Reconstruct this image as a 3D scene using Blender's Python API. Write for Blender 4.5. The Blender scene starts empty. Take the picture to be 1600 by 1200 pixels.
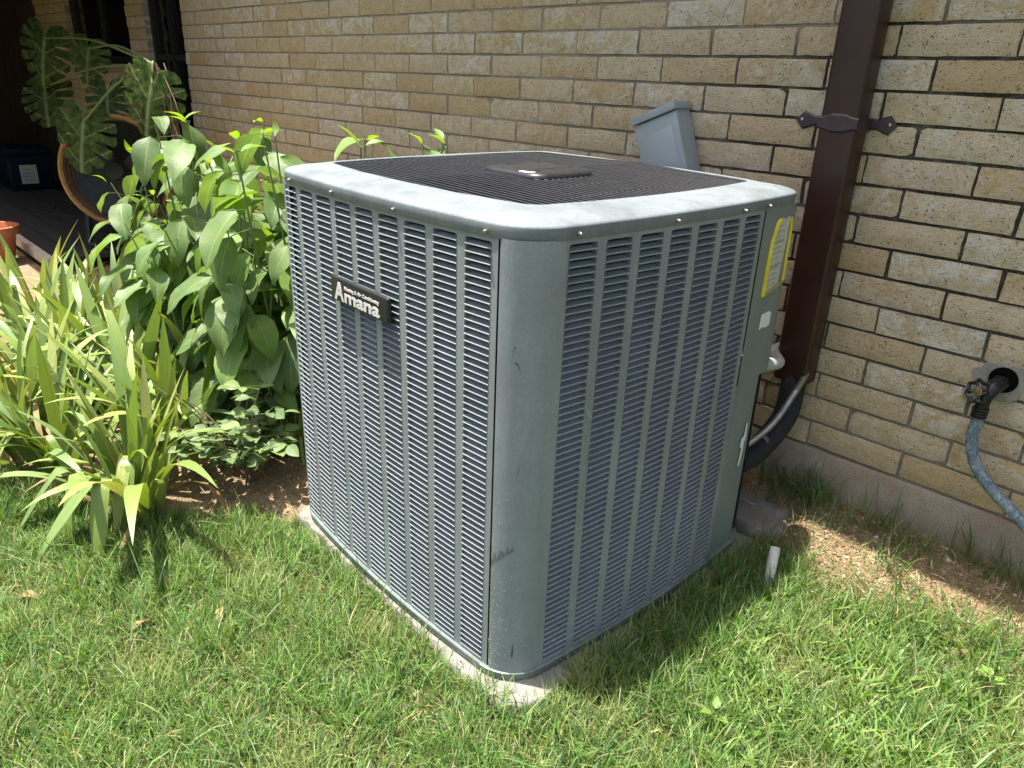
import bpy, bmesh, math, random
import numpy as np
from mathutils import Vector, Matrix, Euler

random.seed(7)
rng = np.random.default_rng(11)
scene = bpy.context.scene
COL = scene.collection
U = 0.0735                       # one brick course in metres; the layout below is written in courses


def W(x, y, z):
    """layout point (courses) -> world metres; lawn level is z = 0"""
    return Vector((x * U, y * U, (z + 1.0) * U))


# ------------------------------------------------------------------ camera
CAM = np.array([10.83222969, -10.77184518, 15.18809523])
RC = np.array([[0.68525979, 0.72737547, 0.03665995],
               [0.30118908, -0.23720067, -0.92359135],
               [-0.66310192, 0.64394159, -0.38162163]])      # rows: right, down, forward
FPX = 1155.23
cam_data = bpy.data.cameras.new('camera')
cam_data.sensor_fit = 'HORIZONTAL'
cam_data.sensor_width = 36.0
cam_data.lens = FPX / 1600 * 36.0
cam_data.clip_start = 0.02
cam_data.clip_end = 2000
cam_ob = bpy.data.objects.new('camera', cam_data)
COL.objects.link(cam_ob)
mw = Matrix.Identity(4)
for r in range(3):
    mw[r][0] = RC[0][r]
    mw[r][1] = -RC[1][r]
    mw[r][2] = -RC[2][r]
    mw[r][3] = W(*CAM)[r]
cam_ob.matrix_world = mw
scene.camera = cam_ob

# ------------------------------------------------------------------ sky, sun, exposure
SUN_TO = Vector((-0.175, -0.122, 1.0)).normalized()          # towards the sun
world = bpy.data.worlds.new('World')
scene.world = world
world.use_nodes = True
wnt = world.node_tree
sky = wnt.nodes.new('ShaderNodeTexSky')
sky.sky_type = 'NISHITA'
sky.sun_disc = False
sky.sun_elevation = math.asin(SUN_TO.z)
sky.sun_rotation = math.atan2(SUN_TO.x, SUN_TO.y)
sky.air_density = 1.0
sky.dust_density = 5.0
sky.ozone_density = 0.6
bg = wnt.nodes['Background']
bg.inputs['Strength'].default_value = 0.113
wnt.links.new(sky.outputs[0], bg.inputs['Color'])
sun_data = bpy.data.lights.new('sun', 'SUN')
sun_data.energy = 5.0
sun_data.angle = math.radians(0.5)
sun_data.color = (1.0, 0.955, 0.88)
sun = bpy.data.objects.new('sun', sun_data)
COL.objects.link(sun)
sun.rotation_euler = SUN_TO.to_track_quat('Z', 'Y').to_euler()
sun.location = (0, 0, 6)
vs = scene.view_settings
vs.view_transform = 'Standard'
vs.look = 'None'
vs.exposure = 1.24
vs.gamma = 1.0
vs.use_curve_mapping = False
scene.cycles.use_adaptive_sampling = True
scene.cycles.adaptive_threshold = 0.012
scene.cycles.use_denoising = True
scene.cycles.sample_clamp_indirect = 4.0
scene.cycles.max_bounces = 5
scene.cycles.diffuse_bounces = 3
scene.cycles.glossy_bounces = 2
scene.cycles.transmission_bounces = 2
scene.cycles.caustics_reflective = False
scene.cycles.caustics_refractive = False


# ------------------------------------------------------------------ helpers
def tag(o, label=None, cat=None, group=None, kind=None):
    if label: o['label'] = label
    if cat: o['category'] = cat
    if group: o['group'] = group
    if kind: o['kind'] = kind
    return o


def empty(name, loc=(0, 0, 0)):
    o = bpy.data.objects.new(name, None)
    o.empty_display_size = 0.05
    COL.objects.link(o)
    o.location = loc
    return o


def link(name, me, mat=None, parent=None):
    if mat is not None and len(me.materials) == 0:
        me.materials.append(mat)
    o = bpy.data.objects.new(name, me)
    COL.objects.link(o)
    o.parent = parent
    return o


def mesh_of(name, verts, faces, smooth=None):
    me = bpy.data.meshes.new(name)
    me.from_pydata([tuple(v) for v in verts], [], faces)
    me.update()
    if smooth is not None:
        me.polygons.foreach_set('use_smooth', [True] * len(me.polygons))
        if smooth < 180:
            me.set_sharp_from_angle(angle=math.radians(smooth))
    return me


class MB:
    """collects shapes for ONE mesh"""
    def __init__(self):
        self.v, self.f = [], []

    def add(self, vs, fs):
        n = len(self.v)
        self.v += [tuple(v) for v in vs]
        self.f += [tuple(i + n for i in f) for f in fs]
        return self

    def box(self, x0, x1, y0, y1, z0, z1, M=None):
        vs = [Vector(p) for p in ((x0, y0, z0), (x1, y0, z0), (x1, y1, z0), (x0, y1, z0),
                                  (x0, y0, z1), (x1, y0, z1), (x1, y1, z1), (x0, y1, z1))]
        if M is not None: vs = [M @ v for v in vs]
        return self.add(vs, [(0, 3, 2, 1), (4, 5, 6, 7), (0, 1, 5, 4), (1, 2, 6, 5), (2, 3, 7, 6), (3, 0, 4, 7)])

    def tube(self, pts, rad, n=8, caps=True, squash=1.0):
        pts = [Vector(p) for p in pts]
        rads = rad if hasattr(rad, '__len__') else [rad] * len(pts)
        rings = []
        prev = None
        for i, p in enumerate(pts):
            d = (pts[min(i + 1, len(pts) - 1)] - pts[max(i - 1, 0)]).normalized()
            if prev is None:
                a = d.orthogonal().normalized()
            else:
                a = (prev - d * prev.dot(d))
                a = a.normalized() if a.length > 1e-6 else d.orthogonal().normalized()
            prev = a
            b = d.cross(a)
            rings.append([p + (a * math.cos(2 * math.pi * k / n) + b * squash * math.sin(2 * math.pi * k / n)) * rads[i]
                          for k in range(n)])
        vs = [v for r in rings for v in r]
        fs = []
        for i in range(len(rings) - 1):
            for k in range(n):
                fs.append((i * n + k, i * n + (k + 1) % n, (i + 1) * n + (k + 1) % n, (i + 1) * n + k))
        if caps:
            fs.append(tuple(reversed(range(n))))
            fs.append(tuple((len(rings) - 1) * n + k for k in range(n)))
        return self.add(vs, fs)

    def lathe(self, prof, n=20, M=None, close=True):
        """prof: (radius, z) about local Z"""
        vs, fs = [], []
        for (r, z) in prof:
            for k in range(n):
                a = 2 * math.pi * k / n
                v = Vector((r * math.cos(a), r * math.sin(a), z))
                vs.append(M @ v if M is not None else v)
        for i in range(len(prof) - 1):
            for k in range(n):
                fs.append((i * n + k, i * n + (k + 1) % n, (i + 1) * n + (k + 1) % n, (i + 1) * n + k))
        if close:
            fs.append(tuple(reversed(range(n))))
            fs.append(tuple((len(prof) - 1) * n + k for k in range(n)))
        return self.add(vs, fs)

    def mesh(self, name, smooth=None):
        return mesh_of(name, self.v, self.f, smooth)

    def build(self, name, mat, parent=None, smooth=None):
        return link(name, self.mesh(name, smooth), mat, parent)


def bevel_box(dx, dy, dz, b=0.004, seg=2, jitter=0.0):
    bm = bmesh.new()
    bmesh.ops.create_cube(bm, size=1.0)
    for v in bm.verts:
        v.co = Vector((v.co.x * dx, v.co.y * dy, v.co.z * dz))
        if jitter: v.co += Vector([random.uniform(-jitter, jitter) for _ in range(3)])
    bmesh.ops.bevel(bm, geom=bm.edges[:], offset=b, segments=seg, affect='EDGES', profile=0.6)
    return bm


def bm_mesh(name, bm, smooth=None):
    me = bpy.data.meshes.new(name)
    bm.to_mesh(me)
    bm.free()
    if smooth is not None:
        me.polygons.foreach_set('use_smooth', [True] * len(me.polygons))
        if smooth < 180: me.set_sharp_from_angle(angle=math.radians(smooth))
    return me


def spline(pts, n=24):
    """Catmull-Rom through the points"""
    P = [Vector(p) for p in pts]
    P = [P[0] * 2 - P[1]] + P + [P[-1] * 2 - P[-2]]
    out = []
    segs = len(P) - 3
    for s in range(segs):
        a, b, c, d = P[s:s + 4]
        m = max(2, n // segs)
        for i in range(m):
            t = i / m
            out.append(0.5 * ((2 * b) + (c - a) * t + (2 * a - 5 * b + 4 * c - d) * t * t + (3 * b - a - 3 * c + d) * t ** 3))
    out.append(P[-2])
    return out


def proj(p):
    """layout point -> photograph pixel and depth (used only to rank pieces by how large they show)"""
    c = RC @ (np.asarray(p, float) - CAM)
    return 800 + FPX * c[0] / c[2], 600 + FPX * c[1] / c[2], c[2]


# ------------------------------------------------------------------ materials
def new_mat(name):
    m = bpy.data.materials.new(name)
    m.use_nodes = True
    nt = m.node_tree
    for n in list(nt.nodes): nt.nodes.remove(n)
    out = nt.nodes.new('ShaderNodeOutputMaterial')
    p = nt.nodes.new('ShaderNodeBsdfPrincipled')
    nt.links.new(p.outputs[0], out.inputs[0])
    return m, nt, p, out


def N(nt, t, **kw):
    n = nt.nodes.new(t)
    for k, v in kw.items():
        if k in n.inputs: n.inputs[k].default_value = v
        else: setattr(n, k, v)
    return n


def ramp(nt, src, stops, interp='LINEAR'):
    r = nt.nodes.new('ShaderNodeValToRGB')
    r.color_ramp.interpolation = interp
    el = r.color_ramp.elements
    while len(el) < len(stops): el.new(0.5)
    for e, (pos, c) in zip(el, stops):
        e.position = pos
        e.color = (c, c, c, 1) if not hasattr(c, '__len__') else tuple(c) + (1,)
    nt.links.new(src, r.inputs[0])
    return r.outputs[0]


def mixc(nt, fac, a, b, mode='MIX'):
    m = nt.nodes.new('ShaderNodeMix')
    m.data_type = 'RGBA'
    m.blend_type = mode
    for sock, v in ((m.inputs[0], fac), (m.inputs[6], a), (m.inputs[7], b)):
        if hasattr(v, 'links') or isinstance(v, bpy.types.NodeSocket): nt.links.new(v, sock)
        elif hasattr(v, '__len__'): sock.default_value = tuple(v) + (1,)
        else: sock.default_value = v
    return m.outputs[2]


def math_n(nt, op, a, b=0.0, clamp=False):
    m = nt.nodes.new('ShaderNodeMath')
    m.operation = op
    m.use_clamp = clamp
    for s, v in ((m.inputs[0], a), (m.inputs[1], b)):
        if isinstance(v, bpy.types.NodeSocket): nt.links.new(v, s)
        else: s.default_value = v
    return m.outputs[0]


def bump(nt, p, h, strength, dist, prev=None):
    b = nt.nodes.new('ShaderNodeBump')
    b.inputs['Strength'].default_value = strength
    b.inputs['Distance'].default_value = dist
    nt.links.new(h, b.inputs['Height'])
    if prev is not None: nt.links.new(prev, b.inputs['Normal'])
    nt.links.new(b.outputs[0], p.inputs['Normal'])
    return b.outputs[0]


def noise(nt, vec, scale, detail=4, rough=0.55, dist=0.0):
    n = nt.nodes.new('ShaderNodeTexNoise')
    n.inputs['Scale'].default_value = scale
    n.inputs['Detail'].default_value = detail
    n.inputs['Roughness'].default_value = rough
    n.inputs['Distortion'].default_value = dist
    if vec is not None: nt.links.new(vec, n.inputs['Vector'])
    return n.outputs[0]


def voro(nt, vec, scale, feature='F1', rnd=1.0):
    n = nt.nodes.new('ShaderNodeTexVoronoi')
    n.feature = feature
    n.inputs['Scale'].default_value = scale
    n.inputs['Randomness'].default_value = rnd
    if vec is not None: nt.links.new(vec, n.inputs['Vector'])
    return n.outputs['Distance']


def pos(nt):
    return nt.nodes.new('ShaderNodeNewGeometry').outputs['Position']


def simple(name, col, rough=0.6, metal=0.0, var=0.12, vscale=14.0, bscale=0, bstr=0.2, spec=0.5):
    m, nt, p, out = new_mat(name)
    P = pos(nt)
    n1 = noise(nt, P, vscale, 5)
    lo = tuple(c * (1 - var) for c in col)
    hi = tuple(min(1, c * (1 + var)) for c in col)
    nt.links.new(ramp(nt, n1, [(0.3, lo), (0.7, hi)]), p.inputs['Base Color'])
    p.inputs['Roughness'].default_value = rough
    p.inputs['Metallic'].default_value = metal
    p.inputs['Specular IOR Level'].default_value = spec
    if bscale:
        bump(nt, p, noise(nt, P, bscale, 4), bstr, 0.002)
    return m


def mat_brick():
    m, nt, p, out = new_mat('tan_brick')
    g = nt.nodes.new('ShaderNodeNewGeometry')
    P = g.outputs['Position']
    oi = nt.nodes.new('ShaderNodeObjectInfo')
    rnd = math_n(nt, 'FRACT', math_n(nt, 'ADD', oi.outputs['Random'], g.outputs['Random Per Island']))
    mul = nt.nodes.new('ShaderNodeVectorMath'); mul.operation = 'MULTIPLY_ADD'
    mul.inputs[1].default_value = (1, 1, 1)
    off = nt.nodes.new('ShaderNodeCombineXYZ')
    nt.links.new(math_n(nt, 'MULTIPLY', rnd, 37.0), off.inputs[1])
    nt.links.new(P, mul.inputs[0]); nt.links.new(off.outputs[0], mul.inputs[2])
    Q = mul.outputs[0]
    base = ramp(nt, rnd, [(0.0, (0.66, 0.49, 0.285)), (0.3, (0.76, 0.625, 0.425)), (0.55, (0.78, 0.65, 0.455)),
                          (0.8, (0.68, 0.50, 0.27)), (1.0, (0.78, 0.67, 0.52))])
    tone = noise(nt, Q, 26, 6, 0.65)
    base = mixc(nt, ramp(nt, tone, [(0.35, 0.0), (0.7, 0.55)]), base, (0.56, 0.40, 0.21))
    # whitish slurry smears, stronger on some bricks
    smear = noise(nt, Q, 21, 8, 0.72, 0.8)
    sm = ramp(nt, smear, [(0.43, 0.0), (0.60, 1.0)])
    amt = ramp(nt, math_n(nt, 'FRACT', math_n(nt, 'MULTIPLY', rnd, 7.3)), [(0.1, 0.12), (0.55, 0.5), (0.9, 1.0)])
    base = mixc(nt, math_n(nt, 'MULTIPLY', sm, amt), base, (0.84, 0.78, 0.68))
    # fine sandy grain and dark pits
    grain = noise(nt, Q, 420, 3, 0.7)
    base = mixc(nt, ramp(nt, grain, [(0.35, 0.45), (0.6, 0.0)]), base, (0.28, 0.19, 0.10))
    wq = nt.nodes.new('ShaderNodeVectorMath'); wq.operation = 'MULTIPLY_ADD'
    wn_ = nt.nodes.new('ShaderNodeTexNoise'); wn_.inputs['Scale'].default_value = 190; nt.links.new(Q, wn_.inputs['Vector'])
    nt.links.new(wn_.outputs['Color'], wq.inputs[0]); wq.inputs[1].default_value = (.008, .008, .008); nt.links.new(Q, wq.inputs[2])
    v = voro(nt, wq.outputs[0], 165)
    gate = noise(nt, Q, 75, 3, 0.7)
    pit = math_n(nt, 'MULTIPLY', ramp(nt, v, [(0.16, 1.0), (0.34, 0.0)]), ramp(nt, gate, [(0.50, 0.0), (0.56, 1.0)]))
    base = mixc(nt, math_n(nt, 'MULTIPLY', pit, 0.85), base, (0.06, 0.045, 0.03))
    nt.links.new(base, p.inputs['Base Color'])
    p.inputs['Roughness'].default_value = 0.93
    p.inputs['Specular IOR Level'].default_value = 0.2
    h = math_n(nt, 'ADD', math_n(nt, 'MULTIPLY', smear, 1.4), math_n(nt, 'MULTIPLY', grain, 0.35))
    h = math_n(nt, 'ADD', h, math_n(nt, 'MULTIPLY', noise(nt, Q, 110, 5, 0.7), 0.7))
    h = math_n(nt, 'SUBTRACT', h, math_n(nt, 'MULTIPLY', pit, 0.5))
    bump(nt, p, h, 0.9, 0.009)
    return m


def mat_mortar():
    m, nt, p, out = new_mat('mortar')
    P = pos(nt)
    sep = nt.nodes.new('ShaderNodeSeparateXYZ'); nt.links.new(P, sep.inputs[0])
    wob = math_n(nt, 'MULTIPLY', math_n(nt, 'SUBTRACT', noise(nt, P, 2.2, 5), 0.5), 1.1)
    zz = math_n(nt, 'ADD', sep.outputs[2], math_n(nt, 'MULTIPLY', wob, 0.45))
    xx = math_n(nt, 'ADD', sep.outputs[0], wob)
    # black mildew on the joints in the middle band near the downspout, grey cement above and far along
    up = ramp(nt, math_n(nt, 'DIVIDE', zz, 2.0), [(0.63, 1.0), (0.68, 0.0)])
    side = ramp(nt, math_n(nt, 'ADD', math_n(nt, 'MULTIPLY', xx, 0.2), 0.5), [(0.30, 0.0), (0.44, 1.0)])
    low = ramp(nt, math_n(nt, 'DIVIDE', zz, 2.0), [(0.18, 0.45), (0.36, 1.0)])
    mask = math_n(nt, 'MULTIPLY', math_n(nt, 'MULTIPLY', up, side), low)
    mask = math_n(nt, 'MULTIPLY', mask, ramp(nt, noise(nt, P, 11, 5, 0.7), [(0.32, 0.6), (0.48, 1.0)]))
    fine = noise(nt, P, 240, 4, 0.7)
    grey = ramp(nt, fine, [(0.3, (0.26, 0.22, 0.175)), (0.7, (0.46, 0.395, 0.325))])
    dark = ramp(nt, fine, [(0.35, (0.02, 0.017, 0.013)), (0.68, (0.11, 0.095, 0.072))])
    nt.links.new(mixc(nt, mask, grey, dark), p.inputs['Base Color'])
    p.inputs['Roughness'].default_value = 0.95
    p.inputs['Specular IOR Level'].default_value = 0.15
    bump(nt, p, math_n(nt, 'ADD', fine, noise(nt, P, 60, 4)), 0.8, 0.004)
    return m


def mat_concrete(name, c0, c1, sc=1.0, stain=None):
    m, nt, p, out = new_mat(name)
    P = pos(nt)
    a = noise(nt, P, 9 * sc, 6, 0.65)
    b = noise(nt, P, 330, 3, 0.7)
    col = ramp(nt, a, [(0.3, c0), (0.7, c1)])
    col = mixc(nt, ramp(nt, b, [(0.34, 0.5), (0.56, 0.0)]), col, tuple(c * 0.35 for c in c0))
    v = ramp(nt, voro(nt, P, 120), [(0.10, 1.0), (0.2, 0.0)])
    col = mixc(nt, math_n(nt, 'MULTIPLY', v, 0.5), col, tuple(c * 0.3 for c in c0))
    if stain:
        s = ramp(nt, noise(nt, P, 5, 6, 0.7), [(0.5, 0.0), (0.68, 0.75)])
        col = mixc(nt, s, col, stain)
    nt.links.new(col, p.inputs['Base Color'])
    p.inputs['Roughness'].default_value = 0.92
    p.inputs['Specular IOR Level'].default_value = 0.2
    bump(nt, p, math_n(nt, 'ADD', b, math_n(nt, 'MULTIPLY', a, 2.0)), 0.6, 0.003)
    return m


def mat_paint(name, col, chalk=0.0, dirt=0.5, rough=0.42, spec=0.35):
    """weathered enamel on sheet steel: rain streaks, smudges, white speckle low down, fine scratches"""
    m, nt, p, out = new_mat(name)
    P = pos(nt)
    sc = nt.nodes.new('ShaderNodeMapping'); sc.inputs['Scale'].default_value = (1, 1, 0.12)
    nt.links.new(P, sc.inputs[0])
    streak = noise(nt, sc.outputs[0], 38, 6, 0.7)
    cloud = noise(nt, P, 6, 6, 0.62)
    base = ramp(nt, cloud, [(0.3, tuple(c * 0.88 for c in col)), (0.7, tuple(min(1, c * 1.1) for c in col))])
    base = mixc(nt, math_n(nt, 'MULTIPLY', ramp(nt, streak, [(0.48, 0.0), (0.72, 0.6)]), dirt), base, tuple(c * 0.6 for c in col))
    if chalk:
        ck = noise(nt, P, 15, 7, 0.7, 0.6)
        base = mixc(nt, ramp(nt, ck, [(0.35, chalk * 0.35), (0.7, chalk)]), base, (0.66, 0.71, 0.73))
    sp = ramp(nt, voro(nt, P, 150), [(0.055, 1.0), (0.1, 0.0)])
    gate = ramp(nt, noise(nt, P, 9, 3), [(0.5, 0.0), (0.62, 1.0)])
    base = mixc(nt, math_n(nt, 'MULTIPLY', sp, gate), base, (0.62, 0.66, 0.66))
    mp = nt.nodes.new('ShaderNodeMapping'); mp.inputs['Scale'].default_value = (1, 1, 0.3)
    mp.inputs['Rotation'].default_value = (0.5, 0.4, 0.2)
    nt.links.new(P, mp.inputs[0])
    scr = ramp(nt, voro(nt, mp.outputs[0], 9, 'DISTANCE_TO_EDGE'), [(0.0, 1.0), (0.010, 0.0)])
    sg = ramp(nt, noise(nt, P, 4.5, 3), [(0.55, 0.0), (0.66, 0.6)])
    base = mixc(nt, math_n(nt, 'MULTIPLY', scr, sg), base, tuple(c * 0.4 for c in col))
    # handled smudges, pale rubbed arcs and greasy drips
    smg = noise(nt, sc.outputs[0], 7, 5, 0.6, 0.8)
    base = mixc(nt, ramp(nt, smg, [(0.54, 0.0), (0.66, 0.42 * dirt * 2)]), base, tuple(c * 0.66 for c in col))
    rub = ramp(nt, voro(nt, P, 5.5, 'DISTANCE_TO_EDGE'), [(0.0, 1.0), (0.012, 0.0)])
    rg = ramp(nt, noise(nt, P, 8.5, 4), [(0.56, 0.0), (0.64, 0.5)])
    base = mixc(nt, math_n(nt, 'MULTIPLY', rub, rg), base, tuple(min(1, c * 1.7) for c in col))
    base = mixc(nt, ramp(nt, noise(nt, P, 190, 4, 0.7), [(0.42, 0.22), (0.56, 0.0)]), base, tuple(c * 0.6 for c in col))
    nt.links.new(base, p.inputs['Base Color'])
    nt.links.new(ramp(nt, cloud, [(0.3, rough * 0.85), (0.7, min(1, rough * 1.35))]), p.inputs['Roughness'])
    p.inputs['Specular IOR Level'].default_value = spec
    bump(nt, p, math_n(nt, 'ADD', cloud, math_n(nt, 'MULTIPLY', noise(nt, P, 500, 2), 0.05)), 0.12, 0.006)
    return m


def mat_leaf(name, stops, rough=0.42, trans=0.35, vein=True, attr=None, veinscale=26, stripe=False, spec=0.45):
    """stops: colours picked at random per leaf"""
    m, nt, p, out = new_mat(name)
    if attr:
        a = nt.nodes.new('ShaderNodeAttribute'); a.attribute_name = attr
        col = a.outputs['Color']
    else:
        oi = nt.nodes.new('ShaderNodeObjectInfo')
        col = ramp(nt, oi.outputs['Random'], stops)
    P = pos(nt)
    n1 = noise(nt, P, 30, 4)
    if not attr:
        col = mixc(nt, ramp(nt, n1, [(0.35, 0.0), (0.75, 0.35)]), col, (0.30, 0.36, 0.10), 'MIX')
        sps = math_n(nt, 'MULTIPLY', ramp(nt, voro(nt, P, 48), [(0.10, 1.0), (0.17, 0.0)]), ramp(nt, noise(nt, P, 9, 3), [(0.52, 0.0), (0.6, 0.75)]))
        col = mixc(nt, sps, col, (0.20, 0.13, 0.05))
    if vein:
        tc = nt.nodes.new('ShaderNodeTexCoord')
        sp = nt.nodes.new('ShaderNodeSeparateXYZ'); nt.links.new(tc.outputs['UV'], sp.inputs[0])
        ax = math_n(nt, 'ABSOLUTE', math_n(nt, 'SUBTRACT', sp.outputs[0], 0.5))
        mid = ramp(nt, ax, [(0.0, 1.0), (0.035, 0.0)])
        s = math_n(nt, 'SINE', math_n(nt, 'MULTIPLY', math_n(nt, 'SUBTRACT', sp.outputs[1], math_n(nt, 'MULTIPLY', ax, 0.7)), veinscale * 2.4))
        side = ramp(nt, s, [(0.93, 0.0), (1.0, 0.5)])
        vv = math_n(nt, 'MAXIMUM', mid, side)
        col = mixc(nt, math_n(nt, 'MULTIPLY', vv, 0.45), col, (0.42, 0.5, 0.26))
        bump(nt, p, math_n(nt, 'ADD', math_n(nt, 'MULTIPLY', vv, -1.0), noise(nt, P, 90, 3)), 0.35, 0.0016)
    if stripe:
        tc = nt.nodes.new('ShaderNodeTexCoord')
        sp = nt.nodes.new('ShaderNodeSeparateXYZ'); nt.links.new(tc.outputs['UV'], sp.inputs[0])
        cmb = nt.nodes.new('ShaderNodeCombineXYZ')
        nt.links.new(math_n(nt, 'MULTIPLY', sp.outputs[0], 14.0), cmb.inputs[0]); nt.links.new(sp.outputs[1], cmb.inputs[1])
        nt.links.new(math_n(nt, 'MULTIPLY', oi.outputs['Random'], 50.0), cmb.inputs[2])
        fib = noise(nt, cmb.outputs[0], 1.6, 4, 0.7)
        col = mixc(nt, ramp(nt, fib, [(0.4, 0.5), (0.6, 0.0)]), col, tuple(c * 0.55 for c in stops[0][1]))
        tipn = math_n(nt, 'ADD', sp.outputs[1], math_n(nt, 'MULTIPLY', math_n(nt, 'SUBTRACT', fib, 0.5), 0.25))
        tipn = math_n(nt, 'ADD', tipn, math_n(nt, 'MULTIPLY', math_n(nt, 'FRACT', math_n(nt, 'MULTIPLY', oi.outputs['Random'], 17.0)), 0.16))
        col = mixc(nt, ramp(nt, tipn, [(1.0, 0.0), (1.08, 1.0)]), col, (0.36, 0.22, 0.10))
        bump(nt, p, fib, 0.35, 0.001)
    nt.links.new(col, p.inputs['Base Color'])
    p.inputs['Roughness'].default_value = rough
    p.inputs['Specular IOR Level'].default_value = spec
    tr = nt.nodes.new('ShaderNodeBsdfTranslucent')
    hs = nt.nodes.new('ShaderNodeHueSaturation')
    hs.inputs['Saturation'].default_value = 1.25
    hs.inputs['Value'].default_value = 1.5
    hs.inputs['Hue'].default_value = 0.485
    nt.links.new(col, hs.inputs['Color'])
    nt.links.new(hs.outputs[0], tr.inputs['Color'])
    mx = nt.nodes.new('ShaderNodeMixShader')
    mx.inputs[0].default_value = trans
    nt.links.new(p.outputs[0], mx.inputs[1])
    nt.links.new(tr.outputs[0], mx.inputs[2])
    nt.links.new(mx.outputs[0], out.inputs[0])
    return m


def mat_ground():
    m, nt, p, out = new_mat('soil_and_thatch')
    P = pos(nt)
    a = nt.nodes.new('ShaderNodeAttribute'); a.attribute_name = 'Col'
    n1 = noise(nt, P, 14, 7, 0.7)
    n2 = noise(nt, P, 160, 5, 0.7)
    col = mixc(nt, 1.0, a.outputs['Color'], ramp(nt, n1, [(0.3, (0.62, 0.6, 0.56)), (0.7, (1.25, 1.2, 1.12))]), 'MULTIPLY')
    col = mixc(nt, ramp(nt, n2, [(0.36, 0.55), (0.56, 0.0)]), col, (0.05, 0.036, 0.02))
    nt.links.new(col, p.inputs['Base Color'])
    p.inputs['Roughness'].default_value = 0.97
    p.inputs['Specular IOR Level'].default_value = 0.1
    bump(nt, p, math_n(nt, 'ADD', n2, math_n(nt, 'MULTIPLY', n1, 1.5)), 0.9, 0.012)
    return m


def mat_glass_dark():
    m, nt, p, out = new_mat('dark_window_glass')
    p.inputs['Base Color'].default_value = (0.006, 0.007, 0.009, 1)
    p.inputs['Roughness'].default_value = 0.04
    p.inputs['Specular IOR Level'].default_value = 0.35
    P = pos(nt)
    bump(nt, p, noise(nt, P, 1.5, 2), 0.05, 0.02)
    return m


def mat_wood(name, c0, c1, axis='X', rough=0.75):
    m, nt, p, out = new_mat(name)
    P = pos(nt)
    mp = nt.nodes.new('ShaderNodeMapping')
    mp.inputs['Scale'].default_value = (0.06, 1, 1) if axis == 'X' else (1, 1, 0.06)
    nt.links.new(P, mp.inputs[0])
    g = noise(nt, mp.outputs[0], 70, 6, 0.7, 0.4)
    oi = nt.nodes.new('ShaderNodeObjectInfo')
    col = ramp(nt, g, [(0.3, c0), (0.7, c1)])
    col = mixc(nt, math_n(nt, 'MULTIPLY', oi.outputs['Random'], 0.5), col, tuple(c * 0.6 for c in c0))
    nt.links.new(col, p.inputs['Base Color'])
    p.inputs['Roughness'].default_value = rough
    p.inputs['Specular IOR Level'].default_value = 0.12
    bump(nt, p, g, 0.4, 0.003)
    return m


M_brick = mat_brick()
M_mortar = mat_mortar()
M_found = mat_concrete('foundation_concrete', (0.27, 0.22, 0.165), (0.40, 0.34, 0.265), 1.0, (0.29, 0.17, 0.11))
M_pad = mat_concrete('pad_concrete', (0.21, 0.20, 0.18), (0.36, 0.345, 0.315), 2.5, (0.19, 0.155, 0.11))
M_patch = mat_concrete('patch_cement', (0.25, 0.235, 0.21), (0.43, 0.40, 0.36), 2.0)
GREY = (0.272, 0.306, 0.318)
M_paint = mat_paint('grey_enamel', GREY, 0.0, 0.55)
M_blade = mat_paint('louver_enamel', (0.275, 0.308, 0.312), 0.0, 0.3, 0.6, 0.15)
M_cap = mat_paint('chalky_grey_enamel', (0.135, 0.161, 0.172), 0.18, 0.4, 0.5)
M_paint2 = mat_paint('olive_grey_enamel', (0.205, 0.242, 0.232), 0.0, 0.4)
M_wire = simple('black_wire_coating', (0.022, 0.023, 0.026), 0.3, 0, 0.3, 60)
M_black = simple('black_plastic', (0.02, 0.021, 0.023), 0.38, 0, 0.25, 40)
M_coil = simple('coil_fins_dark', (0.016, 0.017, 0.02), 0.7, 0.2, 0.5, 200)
M_hole = simple('hole_shade_black', (0.004, 0.004, 0.004), 0.9, 0, .1, 10, 0, 0, 0.05)
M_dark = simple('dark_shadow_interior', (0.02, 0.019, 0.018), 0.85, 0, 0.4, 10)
M_fanblade2 = simple('dark_fan_blade', (0.06, 0.06, 0.065), 0.5)
M_fanblade = simple('dusty_fan_blade', (0.16, 0.125, 0.095), 0.65, 0.2, 0.35, 12)
M_letters = simple('pale_badge_print', (0.72, 0.68, 0.69), 0.45, 0, 0.08, 40)
M_screw = simple('zinc_screw', (0.42, 0.40, 0.37), 0.3, 0.9, 0.5, 400)
M_white = simple('white_residue_and_highlight', (0.78, 0.80, 0.78), 0.7, 0, 0.06, 60)
M_yellow = simple('yellow_label_border', (0.72, 0.60, 0.02), 0.35, 0, 0.15, 30)
M_paper = simple('faded_label_paper', (0.55, 0.56, 0.48), 0.35, 0, 0.1, 40)
M_print = simple('faded_label_print', (0.36, 0.37, 0.31), 0.6, 0, 0.2, 80)
M_brown = simple('brown_downspout_enamel', (0.036, 0.0135, 0.0095), 0.36, 0, 0.22, 7, 30, 0.08)
M_strap = simple('purple_brown_plastic_strap', (0.052, 0.032, 0.040), 0.42, 0, 0.2, 30)
M_box = simple('pale_grey_box_enamel', (0.33, 0.37, 0.385), 0.45, 0.0, 0.09, 12, 60, 0.06)
M_foam = simple('black_pipe_foam', (0.018, 0.018, 0.020), 0.85, 0, 0.3, 60, 300, 0.5)
M_conduit = simple('galvanized_conduit', (0.33, 0.32, 0.30), 0.4, 0.7, 0.25, 80)
M_pvc = simple('weathered_white_pvc', (0.62, 0.60, 0.55), 0.5, 0, 0.14, 30)
M_pvcg = simple('grey_pvc', (0.42, 0.41, 0.39), 0.5, 0, 0.12, 30)
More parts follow.
